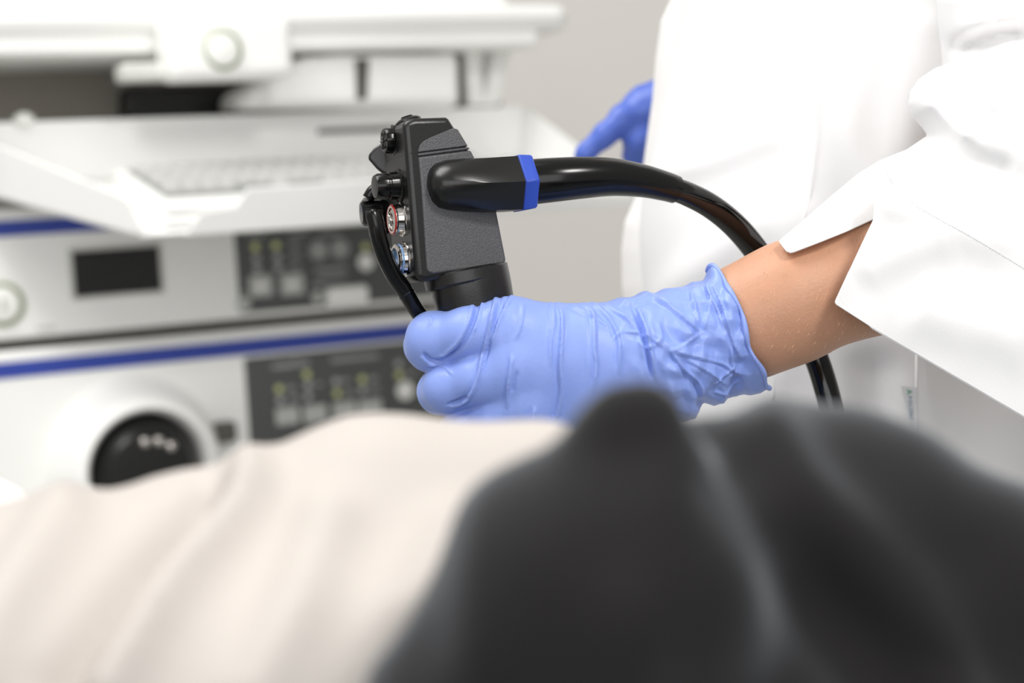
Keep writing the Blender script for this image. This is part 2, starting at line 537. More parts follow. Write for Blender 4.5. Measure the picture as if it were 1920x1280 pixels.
for (x, y, w_, h_) in [(545, 684, 70, 9), (556, 681, 16, 12), (665, 671, 90, 8), (545, 727, 18, 7), (552, 746, 20, 7), (648, 713, 16, 7), (655, 735, 18, 7), (700, 709, 18, 7), (702, 729, 18, 7), (597, 720, 14, 6), (770, 700, 16, 6)]:
    mboxpx('print_mark', x - w_ / 2, y - h_ / 2, x + w_ / 2, y + h_ / 2, 0.001, 0.0024, M_print, cp2, 0.0001)
mdisc('lamp_button', 761, 732, 0.0115, 0.0005, 0.005, M_btnw, cp2, dome=0.001)
for (x, y) in [(540, 778), (592, 774), (647, 768), (695, 764)]:
    mboxpx('square_button', x - 22, y - 15, x + 22, y + 18, 0.001, 0.004, M_btn, cp2, 0.0015)

# the round scope socket
us, vs_ = muv(252, 872); sc_ = MP(us, vs_, 0.0)
V, Fs = lathe(sc_, MN, [(0.104, -0.004), (0.102, 0.004), (0.096, 0.018), (0.088, 0.034), (0.084, 0.055), (0.079, 0.064), (0.071, 0.066), (0.066, 0.060), (0.064, 0.03), (0.0635, 0.012)], 64)
sk = mesh_obj('socket_collar', V, Fs, M_case, ls, sharp=50)
V, Fs = lathe(MP(us, vs_, 0.01), MN, [(0.0632, 0.0), (0.062, 0.02), (0.055, 0.052), (0.045, 0.062), (0.02, 0.064)], 48)
pl = mesh_obj('scope_plug', V, Fs, M_black, sk, sharp=40)
for a in (100, 75, 50):
    c = MP(us + 0.035 * math.cos(math.radians(a)), vs_ + 0.035 * math.sin(math.radians(a)), 0.066)
    V, Fs = lathe(c, MN, [(0.006, 0), (0.006, 0.008), (0.004, 0.012)], 16); mesh_obj('metal_pin', V, Fs, M_chrome, sk)
# side latch bump between socket and panel
mboxpx('connector_cover', 404, 792, 446, 830, 0.0, 0.02, M_dark, ls, 0.004)

# --- cart: shelves, posts, upper shelf, supports
v_floor_u = v_bot2 - 0.02
cart = thing('equipment_cart', MP((UL + UR) / 2, v_bot2 - 0.35, -0.15), 'white equipment cart with rounded upper shelf carrying the blue-striped units', 'cart')
mbox('unit_shelf', UL - 0.04, UR + 0.01, v_bot2 - 0.022, v_bot2 - 0.004, -0.42, 0.03, M_case, cart, 0.004)
mbox('base', UL - 0.04, UR + 0.01, v_bot2 - 0.46, v_bot2 - 0.40, -0.42, 0.03, M_case, cart, 0.006)
v_shelf = vat(110)
for (u_, w_) in [(UL - 0.03, -0.40), (UR - 0.03, -0.40)]:
    mbox('post', u_, u_ + 0.035, v_bot2 - 0.41, v_shelf + 0.05, w_ - 0.035, w_ - 0.0, M_grey, cart, 0.004)
for (u_, w_) in [(UL, -0.38), (UR - 0.05, -0.38), (UL, 0.0), (UR - 0.05, 0.0)]:
    V, Fs = lathe(MP(u_ + 0.02, v_bot2 - 0.50, w_ - 0.02), MU, [(0.045, 0), (0.05, 0.008), (0.05, 0.022), (0.045, 0.03)], 24)
    mesh_obj('caster', V, Fs, M_dark, cart, sharp=40)
# rounded upper shelf
w_up = 0.10
u_end = muv(1072, 35, w_up)[0]
vt = muv(1000, 6, w_up)[1]; vb = muv(700, 63, w_up)[1]
mbox('upper_shelf', UL - 0.1, u_end, vb, vt, -0.42, w_up, M_case, cart, 0.026, 6)
vb2 = muv(700, 93, w_up - 0.008)[1]
mbox('shelf_apron', UL - 0.1, muv(1012, 80, w_up - 0.008)[0], vb2, vb + 0.01, -0.40, w_up - 0.008, M_case, cart, 0.006, 3)
mbox('shelf_rail', UL - 0.1, muv(955, 5, w_up - 0.03)[0], vt - 0.004, muv(700, -80, w_up - 0.03)[1], -0.40, w_up - 0.03, M_case, cart, 0.008, 3)
# slanted support legs at the right
wl = 0.03


def mquad(name, pts, w0, w1, m, parent, bevel=0.003):
    uv_ = [muv(x, y, w1) for x, y in pts]
    V, Fs = prism([MP(u, v, w1) for u, v in uv_][::-1], MN * (w0 - w1))
    return mesh_obj(name, V, Fs, m, parent, smooth=False, bevel=bevel)


mquad('support_post', [(857, 88), (870, 88), (876, 197), (862, 197)], wl - 0.03, wl - 0.008, M_dark, cart)
mquad('support_leg', [(872, 88), (900, 88), (912, 197), (880, 197)], wl - 0.03, wl, M_case, cart)
mquad('support_leg', [(928, 88), (958, 88), (938, 197), (908, 197)], wl - 0.03, wl, M_case, cart)
mquad('support_foot', [(860, 186), (942, 184), (942, 202), (860, 202)], wl - 0.05, wl - 0.012, M_dark, cart)
# back panel of the cart: dark bay behind the tray
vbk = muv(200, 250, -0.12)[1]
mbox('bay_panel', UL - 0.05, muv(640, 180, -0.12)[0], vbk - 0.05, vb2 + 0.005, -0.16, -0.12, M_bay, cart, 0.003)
mbox('back_panel', UL - 0.03, UR + 0.0, v_top1, v_shelf + 0.05, -0.42, -0.405, M_grey, cart, 0.002)

# dock box with a round button hanging below the upper shelf
dock = thing('monitor_dock', MP(*muv(440, 160, 0.05), 0.05), 'white dock box with a round button, hanging under the upper shelf', 'dock box')
mboxpx('housing', 318, 28, 552, 148, 0.102, 0.16, M_case, dock, 0.012, 4)
b = mdisc('button_ring', 420, 93, 0.0215, 0.158, 0.163, M_ring, dock)
mdisc('button_cap', 420, 93, 0.0175, 0.159, 0.168, M_btnw, b, dome=0.002)
mboxpx('side_bracket', 232, 117, 330, 150, 0.075, 0.115, M_grey, dock, 0.004)
# swivel arm housing with dark slot
sw = thing('arm_housing', MP(*muv(660, 206, 0.02), 0.02), 'white rounded arm housing with one dark slot above the keyboard tray', 'housing')
mquad('shell', [(468, 200), (470, 168), (512, 146), (545, 120), (575, 106), (640, 100), (862, 99), (866, 200)], -0.04, 0.075, M_case, sw, 0.012)
mquad('slot', [(667, 110), (693, 110), (688, 186), (670, 186)], 0.06, 0.078, M_dark, sw, 0.001)
# black box lying in the bay
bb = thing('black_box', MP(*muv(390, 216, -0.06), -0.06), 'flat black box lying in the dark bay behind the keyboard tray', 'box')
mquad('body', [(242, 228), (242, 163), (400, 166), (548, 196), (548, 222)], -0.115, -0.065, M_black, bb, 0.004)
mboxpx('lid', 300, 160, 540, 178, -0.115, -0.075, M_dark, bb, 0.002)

# ------------------------------------------------------------------ keyboard tray and keyboard
TILT = math.radians(13)
TT = MN * math.cos(TILT) - MV * math.sin(TILT)          # towards the front
TB = MV * math.cos(TILT) + MN * math.sin(TILT)          # tray normal
TW = 0.27
TO = MP(*muv(262, 440, TW), TW)                          # front left corner of the tray floor
tu1 = 0.60


def TP(u, t, b=0.0):                                     # t = 0 at the front edge, negative to the back
    return TO + MU * u + TT * t + TB * b


def tuv_top(px, py, t):
    """where a pixel ray meets the upright plane t = const: (u, b)"""
    r = P(px, py, 1.0); o = TO + TT * t
    k = np.dot(o, TT) / np.dot(r, TT); q = r * k - TO
    return np.dot(q, MU), np.dot(q, TB)


def tplate(name, pts, vec, m, parent, bevel=0.0012):
    V, Fs = prism(pts, vec); return mesh_obj(name, V, Fs, m, parent, smooth=False, bevel=bevel)


tu1 = tuv_top(1188, 383, 0.0)[0]
TD = 0.27
tray = thing('keyboard_tray', TP(tu1 / 2, -TD / 2), 'white folded sheet metal keyboard tray with notched front lip', 'tray')


def tray_floor_pt(px, py):
    r = P(px, py, 1.0); k = np.dot(TO, TB) / np.dot(r, TB); q = r * k - TO
    return np.dot(q, MU), np.dot(q, TT)


for bx in range(200, -600, -5):                          # the left side splays out towards the back
    bl = tray_floor_pt(bx, 438 + 0.27 * (bx - 262))
    if bl[1] < -TD: break
tplate('tray_floor', [TP(bl[0], -TD), TP(tu1, -TD), TP(tu1, 0), TP(0, 0)], -TB * 0.003, M_tray, tray)
FD = nrm(TP(bl[0], -TD) - TP(0, 0)); FNn = np.cross(FD, TB)


def flange_pt(px, py):
    r = P(px, py, 1.0); return r * (np.dot(TO, FNn) / np.dot(r, FNn))


lip = [(345, 441), (376, 396), (441, 386), (462, 352), (556, 346), (880, 322), (905, 352), (960, 352), (1000, 366), (1186, 360), (1190, 384)]
tplate('front_lip', [TP(*(lambda q: (q[0], 0, q[1]))(tuv_top(x, y, 0.0))) for x, y in lip], TT * 0.003, M_tray, tray)
fx = 960 + FPX * TP(bl[0], -TD)[0] / TP(bl[0], -TD)[1]
tplate('side_flange', [TP(bl[0], -TD), flange_pt(fx, 372 + 0.41 * (fx - 243)), flange_pt(238, 369), flange_pt(248, 378), flange_pt(262, 414), flange_pt(264, 440)], -MU * 0.003, M_tray, tray)
tplate('side_flange', [TP(tu1, -TD, 0.0), TP(tu1, -TD, tuv_top(940, 200, -TD)[1]), TP(tu1, -0.03, 0.020), TP(tu1, 0.002, 0.0)], MU * 0.003, M_tray, tray)
bwl = tuv_top(fx, 232, -TD)[1]; bwr = tuv_top(940, 200, -TD)[1]
bw = tplate('back_wall', [TP(bl[0], -TD, 0.0), TP(tu1, -TD, 0.0), TP(tu1, -TD, bwr), TP(bl[0], -TD, bwl)], -TT * 0.003, M_tray, tray)
q0 = tuv_top(596, 247, -TD + 0.001); q1 = tuv_top(745, 247, -TD + 0.001)
tplate('cable_slot', [TP(q0[0], -TD + 0.0005, q0[1] - 0.003), TP(q1[0], -TD + 0.0005, q0[1] - 0.003), TP(q1[0], -TD + 0.0005, q0[1] + 0.003), TP(q0[0], -TD + 0.0005, q0[1] + 0.003)], TT * 0.001, M_dark, bw, 0.0)
q = tuv_top(45, 226, -TD)
V, Fs = lathe(TP(q[0], -TD, q[1] - 0.004), TB, [(0.010, 0), (0.012, 0.005), (0.008, 0.011), (0.002, 0.013)], 24)
mesh_obj('thumb_screw', V, Fs, M_btnw, tray)

kb = thing('keyboard', TP(0.27, -0.1, 0.002), 'white keyboard with grey key field lying in the keyboard tray', 'keyboard')
k0, k1, kd0, kd1 = 0.028, 0.47, -0.205, -0.012
V, Fs = prism([TP(k0, kd0, 0.0015), TP(k1, kd0, 0.0015), TP(k1, kd1, 0.0015), TP(k0, kd1, 0.0015)], TB * 0.012)
mesh_obj('base_shell', V, Fs, M_case, kb, smooth=False, bevel=0.004, seg=3)
V, Fs = prism([TP(k0 + 0.002, kd0, 0.0142), TP(k1 - 0.002, kd0, 0.0142), TP(k1 - 0.002, kd1 - 0.002, 0.0142), TP(k0 + 0.002, kd1 - 0.002, 0.0142)], TB * 0.010)
mesh_obj('top_shell', V, Fs, M_case, kb, smooth=False, bevel=0.004, seg=3)
V, Fs = prism([TP(k0 + 0.014, kd0 + 0.012, 0.0235), TP(k1 - 0.014, kd0 + 0.012, 0.0235), TP(k1 - 0.014, kd1 - 0.038, 0.0235), TP(k0 + 0.014, kd1 - 0.038, 0.0235)], TB * 0.0025)
mesh_obj('key_field', V, Fs, M_keybed, kb, smooth=False, bevel=0.001)
# keys share one mesh
V, Fs = prism([MU * -0.0082 + TT * -0.0082, MU * 0.0082 + TT * -0.0082, MU * 0.0082 + TT * 0.0082, MU * -0.0082 + TT * 0.0082], TB * 0.006)
V[4:] = V[4:] * 1.0; V[4:8] -= (V[4:8] - TB * 0.006) * 0.22
km = bpy.data.meshes.new('key'); km.from_pydata([tuple(RM @ v) for v in V], [], Fs); km.validate(); km.update(); km.materials.append(M_key)
for row in range(6):
    n = 20
    for c_ in range(n):
        if row == 5 and 4 <= c_ <= 8 and c_ != 6: continue
        u = k0 + 0.028 + c_ * 0.0197 + (0.005 if row in (2, 4) else 0)
        link('key', km, W(TP(u, kd0 + 0.024 + row * 0.0205, 0.0255)), kb)

# ------------------------------------------------------------------ endoscope
D0 = 0.846
FN = nrm([-0.925, -0.36, -0.075])     # front (valve) direction
SN = nrm([0.36, -0.93, 0.0])          # side facing the camera
AX = nrm([-0.205, 0.0, 0.98])         # long axis


def SD(px):                            # depth of the near side face
    return D0 - 0.016 + (px - 790) / 3900 * 0.37


def SP(px, py, off=0.0):
    return P(px, py, SD(px)) + SN * off


es = thing('endoscope', P(905, 620, D0), 'black endoscope control handle with curved cord, held by the blue glove', 'endoscope')
TH = 0.036
seam = lambda x: 289 - (x - 758) * 0.128
bodyp = [(757.5, 240), (758, 233), (763, 226), (776, 221), (838, 219), (843, 222), (876, 274), (893, 301), (907, 330), (931, 398), (949, 484), (951, 503), (796, 528), (786, 526), (781, 515), (771, 400), (762, 290)]
V, Fs = prism([SP(x, y) for x, y in bodyp], -SN * TH)
mesh_obj('control_body', V, Fs, M_scope, es, smooth=False, bevel=0.0030, seg=4)
V, Fs = prism([SP(x, seam(x) + dy, 0.0001) for x, dy in [(770, -0.7), (875, -0.7), (876, 0.9), (770, 0.9)]], -SN * 0.001); mesh_obj('seam_line', V, Fs, M_black, es, smooth=False)
V, Fs = prism([SP(762, 288 + dy, -TH * t) + FN * 0.0001 for t, dy in [(0.1, -0.7), (0.9, 1.8), (0.9, 3.2), (0.1, 0.9)]], -FN * 0.001); mesh_obj('seam_line', V, Fs, M_black, es, smooth=False)
# graphite side plates
pA = [(783, 284), (786, 273), (793, 265), (806, 258), (849, 240.5), (857, 243), (875.5, seam(876) - 0.6), (783, seam(783) - 0.6)]
V, Fs = prism([SP(x, y, 0.0011) for x, y in pA], -SN * 0.003); mesh_obj('side_plate', V, Fs, M_plate, es, smooth=False, bevel=0.0008, seg=3)
pB = [(783, seam(783) + 2), (877, seam(877) + 2), (880.5, seam(880) + 6.5), (783.5, seam(783) + 7)]
V, Fs = prism([SP(x, y, 0.0011) for x, y in pB], -SN * 0.003); mesh_obj('side_plate', V, Fs, M_plate, es, smooth=False, bevel=0.0005, seg=2)
pC = [(783.5, seam(783) + 8.6), (881.5, seam(880) + 8.2), (893, 304), (907, 332), (930, 398), (947, 484), (947.5, 490), (942, 495), (860, 507), (812, 513), (803, 511), (799, 503), (789, 350)]
V, Fs = prism([SP(x, y, 0.0011) for x, y in pC][::-1], -SN * 0.003); mesh_obj('side_plate', V, Fs, M_plate, es, smooth=False, bevel=0.0016, seg=4)
# grip: oval barrel from the neck down through the fist
gc = [(877, 508, 0.0195), (884, 540, 0.0195), (892, 575, 0.0188), (905, 640, 0.0172), (925, 740, 0.0160), (945, 840, 0.0150), (955, 900, 0.0120), (962, 950, 0.0075), (985, 1060, 0.0065), (1010, 1250, 0.0065)]
C = spline([P(x, y, D0 + 0.004) for x, y, _ in gc], 60); R = spline([[r, 0, 0] for _, _, r in gc], 60)[:, 0]
V, Fs = tube(C, R, 40); mesh_obj('grip', V, Fs, M_scope, es)
V, Fs = lathe(P(874, 522, D0 + 0.004), -AX, [(0.0192, -0.004), (0.0203, -0.003), (0.0203, 0.002), (0.0197, 0.003)], 40); mesh_obj('grip_collar', V, Fs, M_scope, es, sharp=30)
# boot of the cord
bs = [(795, 349, 6, 20), (797.5, 349, 20, 40), (803, 349, 32, 52), (814, 349, 42, 60), (835, 348, 47.5, 64), (868, 347.5, 50.5, 62), (905, 347.5, 52, 58), (945, 346, 52, 54), (974, 344, 52, 52)]
V = []; nseg = 60
for x, y, hz, hy in bs:
    t = (x - 795) / 180.0
    e = 0.78 + 0.0 * t
    c = P(x, y, SD(x) - 0.004 + 0.008 * (1 - t))
    row = []
    for j in range(nseg):
        a = 2 * math.pi * j / nseg
        ca, sa = math.cos(a), math.sin(a)
        # round at the root, eight flats at the ring
        hexr = math.cos(math.pi / 6) / math.cos((a % (math.pi / 3)) - math.pi / 6)
        k = 1 + (hexr * 1.10 - 1) * min(1, max(0, t * 1.4 - 0.2))
        row.append(c + np.array([-0.10 * sa * hz, 0, sa * hz]) / 3900 * k + np.array([0.34, -0.94, 0]) * ca * hy / 3900 * k)
    V.append(row)
V = np.array(V).reshape(-1, 3); n_ = len(bs)
Fs = [(i * nseg + j, i * nseg + (j + 1) % nseg, (i + 1) * nseg + (j + 1) % nseg, (i + 1) * nseg + j)[::-1] for i in range(n_ - 1) for j in range(nseg)] + [tuple(range(nseg)), tuple(range((n_ - 1) * nseg, n_ * nseg))[::-1]]
mesh_obj('cord_boot', V, Fs, M_boot, es, sharp=28)
# blue ring: octagonal
ca_ = nrm(P(1000, 341, SD(985)) - P(960, 345, SD(960)))
V = []
for x, y, r in [(966, 344.5, 58), (969, 344.2, 59.5), (990, 342.5, 57), (994, 342, 54)]:
    c = P(x, y, SD(967) - 0.004 + (x - 967) / 3900 * 0.1)
    for j in range(6):
        a = 2 * math.pi * j / 6
        V.append(c + (np.array([-0.10 * math.sin(a), 0, math.sin(a)]) + np.array([0.34, -0.94, 0]) * math.cos(a)) * r / 3900)
V = np.array(V)
Fs = [(i * 6 + j, i * 6 + (j + 1) % 6, (i + 1) * 6 + (j + 1) % 6, (i + 1) * 6 + j)[::-1] for i in range(3) for j in range(6)] + [tuple(range(6)), tuple(range(18, 24))[::-1]]
mesh_obj('blue_ring', V, Fs, M_sblue, es, smooth=False, bevel=0.0006)
# strain relief and universal cord
dz = SD(985) - 0.004
sr = [(985, 342, dz, 43), (1040, 337, dz, 41.5), (1095, 333, dz + .003, 39), (1150, 332, dz + .008, 35.5), (1205, 339, dz + .014, 31), (1245, 348.5, dz + .019, 28), (1266, 355, dz + .022, 26.5)]
C = spline([P(x, y, d) for x, y, d, _ in sr], 50); R = spline([[r * d / FPX, 0, 0] for _, _, d, r in sr], 50)[:, 0]
V, Fs = tube(C, R, 40); mesh_obj('strain_relief', V, Fs, M_gloss, es, sharp=60)
co = [(1250, 350, dz + .02, 22), (1290, 364, dz + .026, 23), (1335, 388, dz + .034, 23.5), (1380, 425, dz + .045, 24), (1420, 473, dz + .056, 24), (1460, 535, dz + .066, 24), (1500, 605, dz + .07, 23.5), (1530, 670, dz + .07, 23), (1548, 725, dz + .068, 23), (1560, 775, dz + .066, 23), (1572, 850, dz + .06, 23), (1580, 960, dz + .05, 23), (1570, 1150, dz + .04, 23), (1540, 1400, dz + .04, 23)]
C = spline([P(x, y, d) for x, y, d, _ in co], 120); R = spline([[r * d / FPX, 0, 0] for _, _, d, r in co], 120)[:, 0]
V, Fs = tube(C, R, 36); mesh_obj('universal_cord', V, Fs, M_cord, es)


def FP(px, py, w=0.0, deep=0.5):
    """point on the narrow front face (deep: 0 near edge .. 1 far edge)"""
    x_edge = np.interp(py, [230, 290, 400, 520], [757, 762, 771, 782])
    base = SP(x_edge, py, -TH * deep)
    return base + FN * w


# remote switches
V, Fs = lathe(FP(0, 255, -0.001, 0.55), FN, [(0.0075, 0), (0.0075, 0.001), (0.0061, 0.0015), (0.0061, 0.0042), (0.0056, 0.0052), (0.003, 0.0055)], 48, 12, 0.02)
b = mesh_obj('remote_switch', V, Fs, M_gloss, es, sharp=35)
for i in range(3):
    c = FP(0, 255, 0.0044, 0.55); a_, e1, e2 = frame(FN); th = i * math.pi / 3
    dd = math.cos(th) * e1 + math.sin(th) * e2; V, Fs = tube(np.array([c - dd * 0.0042, c + dd * 0.0042]), 0.0006, 8); mesh_obj('switch_rib', V, Fs, M_gloss, b)
V, Fs = lathe(SP(784, 220.5, -TH * 0.42) - AX * 0.0008, nrm(AX + 0.12 * FN), [(0.0064, 0), (0.0064, 0.0012), (0.0052, 0.0022), (0.003, 0.0028), (0.0028, 0.0034), (0.0015, 0.0034)], 40)
mesh_obj('remote_switch', V, Fs, M_gloss, es, sharp=35)
bn_ = nrm(np.cross(SN, P(876, 275, D0) - P(843, 222, D0)))
if bn_[0] < 0: bn_ = -bn_
V, Fs = lathe(SP(852, 236, -TH * 0.45) - bn_ * 0.001, bn_, [(0.006, 0), (0.006, 0.0012), (0.0048, 0.0024), (0.002, 0.003)], 32); mesh_obj('remote_switch', V, Fs, M_gloss, es, sharp=35)
# cylindrical knob
V, Fs = lathe(FP(0, 343, -0.001, 0.42), FN, [(0.0080, 0), (0.0080, 0.0015), (0.0068, 0.0022), (0.0065, 0.006), (0.0061, 0.0063), (0.0061, 0.0072), (0.0064, 0.0076), (0.0062, 0.0118), (0.0054, 0.0132), (0.003, 0.0134)], 48, 14, 0.012)
mesh_obj('switch_knob', V, Fs, M_gloss, es, sharp=32)


def valve(py, dp, ring, plug):
    base = FP(0, py, -0.001, dp)
    V, Fs = lathe(base, FN, [(0.0084, 0), (0.0084, 0.0014), (0.0080, 0.0019), (0.0076, 0.0021), (0.0072, 0.0048), (0.0074, 0.0052), (0.0074, 0.0058), (0.0066, 0.0064), (0.0056, 0.0064), (0.0054, 0.0030), (0.002, 0.0028)], 48)
    v = mesh_obj('valve_cylinder', V, Fs, M_chrome, es, sharp=30)
    V, Fs = lathe(base + FN * (0.0056 if plug else 0.0036), FN, [(0.0072, 0), (0.0074, 0.0004), (0.0068, 0.0009), (0.0064, 0.0007), (0.0066, 0.0)] if plug else [(0.0072, 0), (0.00755, 0.0002), (0.00755, 0.0008), (0.0072, 0.001)], 48); mesh_obj('colour_ring', V, Fs, ring, v)
    if plug:
        V, Fs = lathe(base + FN * 0.003, FN, [(0.0050, 0), (0.0050, 0.0028), (0.0038, 0.0036), (0.0034, 0.0030), (0.0016, 0.003)], 32); mesh_obj('valve_plug', V, Fs, M_chrome, v, sharp=30)
        V, Fs = tube(np.array([base + FN * 0.0066 + AX * 0.003, base + FN * 0.0066 - AX * 0.003]), 0.0011, 10); mesh_obj('plug_bar', V, Fs, M_chrome, v)
    else:
        V, Fs = lathe(base + FN * 0.0032, FN, [(0.0053, 0), (0.0053, 0.0004), (0.001, 0.0005)], 32); mesh_obj('bore', V, Fs, M_black, v)


valve(407, 0.42, M_red, True)
valve(483, 0.42, M_cyan, False)
# thumb lever
lev = [(712, 270), (718, 268.5), (727, 276), (731, 300), (728, 329), (716, 324), (705, 315), (691, 299), (689.5, 294), (692, 288), (701, 277)]
V, Fs = prism([P(x, y, D0 + 0.020) for x, y in lev], np.array([0.0, 0.007, 0.0])); mesh_obj('thumb_lever', V, Fs, M_scope, es, smooth=False, bevel=0.0022, seg=4)
# lobed steering wheel on the far side
wc = P(742, 398, D0 + 0.030)
a_, e1, e2 = frame(-SN)
ring_ = []
for j in range(80):
    th = 2 * math.pi * j / 80
    r = 0.0128 + 0.0036 * math.cos(5 * th + 1.2) ** 1
    r += 0.0002 * math.cos(40 * th)
    ring_.append(wc + r * (math.cos(th) * e1 + math.sin(th) * e2))
V, Fs = prism(ring_, -SN * 0.009); mesh_obj('steering_wheel', V, Fs, M_scope, es, smooth=False, bevel=0.0012)
V, Fs = lathe(wc - SN * 0.009 * -1.0, -SN, [(0.006, -0.012), (0.006, 0.004)], 24); mesh_obj('wheel_axle', V, Fs, M_scope, es)
# brake knob seen at the far left
V, Fs = lathe(P(700, 398, D0 + 0.024), nrm([-0.95, -0.25, -0.1]), [(0.0062, -0.004), (0.0064, 0.001), (0.0062, 0.0052), (0.005, 0.0062), (0.002, 0.0064)], 60, 15, 0.02); mesh_obj('brake_knob', V, Fs, M_gloss, es, sharp=35)
V, Fs = tube(spline([P(690, 372, D0 + .02), P(700, 357, D0 + .02), P(712, 356, D0 + .02), P(722, 366, D0 + .02), P(735, 372, D0 + .02)], 16), 0.0030, 14); mesh_obj('brake_lever', V, Fs, M_gloss, es)
# instrument channel branch
dB = D0 - 0.018
ch = [(702, 402, 14.5), (706, 425, 15.5), (713, 455, 15.6), (724, 487, 15.6), (740, 518, 15.8), (756, 541, 16.0), (763, 552, 15.4), (778, 577, 15.0), (797, 604, 15), (808, 622, 14), (816, 634, 13)]
C = spline([P(x, y, dB + 0.028 * max(0, (y - 402) / 232) ** 1.6) for i, (x, y, _) in enumerate(ch)], 60); R = spline([[r / 3900, 0, 0] for *_, r in ch], 60)[:, 0]
V, Fs = tube(C, R, 32); br = mesh_obj('channel_branch', V, Fs, M_gloss, es)
ad = nrm(P(702, 402, dB) - P(708, 425, dB))
V, Fs = lathe(P(703.5, 412, dB), ad, [(0.0040, -0.003), (0.0041, 0.002), (0.0037, 0.0034), (0.0020, 0.0036), (0.0019, 0.0022)], 32, 6, 0.03); cap = mesh_obj('port_cap', V, Fs, M_gloss, br, sharp=32)
V, Fs = lathe(P(701, 401, dB), nrm(ad + [0.25, -0.2, 0]), [(0.0016, 0), (0.0019, 0.0012), (0.0012, 0.0022)], 16); mesh_obj('cap_tip', V, Fs, M_gloss, br)
V, Fs = lathe(P(763, 552, dB + .0135), nrm(P(763, 552, dB) - P(780, 580, dB)), [(0.0040, -0.0006), (0.0043, 0.0), (0.0040, 0.0006)], 32); mesh_obj('branch_ring', V, Fs, M_gloss, br)

# ------------------------------------------------------------------ the person in white
pr = thing('person', np.array([0.22, 1.12, 0.0]) - UPC * 1.0, 'person in a white tunic and blue gloves gripping the black endoscope handle', 'person')


def G(px, py, dy): return P(px, py, D0 + dy)


r_ = lambda p: p / 3900.0
# --- left glove, closed around the grip
X, lo, h = grid(P(735, 960, 0.86) + [0, -0.075, 0], P(1440, 470, 0.86) + [0.012, 0.075, 0.0], 0.0008)
X[..., 1] = X[..., 1]


def chain(f, pts, k):
    g = None
    for (a, b) in zip(pts[:-1], pts[1:]):
        c = rcone(X, G(*a[:3]), G(*b[:3]), r_(a[3]), r_(b[3]))
        g = c if g is None else smin(g, c, 0.004)
    return g if f is None else smin(f, g, k)


# metacarpals and wrist
f = None
f = chain(f, [(960, 611, -.014, 50), (1090, 632, -.012, 57), (1230, 655, -.006, 72)], 0.012)
f = chain(f, [(972, 690, -.017, 50), (1100, 680, -.015, 54), (1230, 668, -.006, 74)], 0.022)
f = chain(f, [(990, 768, -.014, 47), (1110, 730, -.013, 52), (1230, 682, -.004, 78)], 0.022)
f = chain(f, [(1015, 832, -.008, 42), (1120, 775, -.008, 46), (1230, 690, -.002, 82)], 0.022)
f = chain(f, [(1180, 672, .002, 98), (1250, 660, .004, 99), (1310, 642, .004, 108), (1385, 618, .004, 120), (1440, 596, .004, 121)], 0.012)
# thumb, behind the grip
f = chain(f, [(1180, 680, .016, 70), (1080, 650, .030, 56), (990, 632, .040, 44), (915, 622, .044, 40), (860, 616, .042, 35)], 0.014)
fing = None
I_ = [(955, 613, -.014, 51), (880, 626, -.012, 49), (814, 640, -.004, 48.5), (802, 648, .018, 43), (830, 652, .034, 38), (880, 650, .038, 34)]
Mi = [(968, 690, -.017, 50), (900, 712, -.014, 48), (842, 727, -.006, 46.5), (826, 734, .018, 42), (850, 738, .034, 38), (900, 734, .038, 34)]
Ri = [(988, 768, -.016, 47), (930, 790, -.012, 45), (876, 808, -.004, 43), (862, 814, .018, 40), (885, 818, .032, 36), (930, 812, .036, 32)]
Li = [(1015, 832, -.010, 42), (960, 855, -.008, 40), (915, 872, -.002, 37), (905, 876, .016, 34), (925, 880, .03, 31), (960, 874, .032, 28)]
g1 = smin(chain(None, I_, 0), chain(None, [(811, 629, -.003, 41), (806, 655, .001, 40)], 0), 0.006); g2 = chain(None, Mi, 0); g3 = chain(None, Ri, 0); g4 = chain(None, Li, 0)
fing = smin(smin(g1, g2, 0.0012), smin(g3, g4, 0.0012), 0.0012)
f = smin(f, fing, 0.0075)
V, Q = snets(f, lo, h)
V = relax(V, Q, 2, 0.5)
N = vnormals(V, Q); pp = pxof(V)
front = np.clip((-N[:, 1] + 0.55) / 0.6, 0, 1)
Z2 = lambda x, y: (740 + x / 2.743, 480 + y / 2.743)          # a reading of the glove close-up
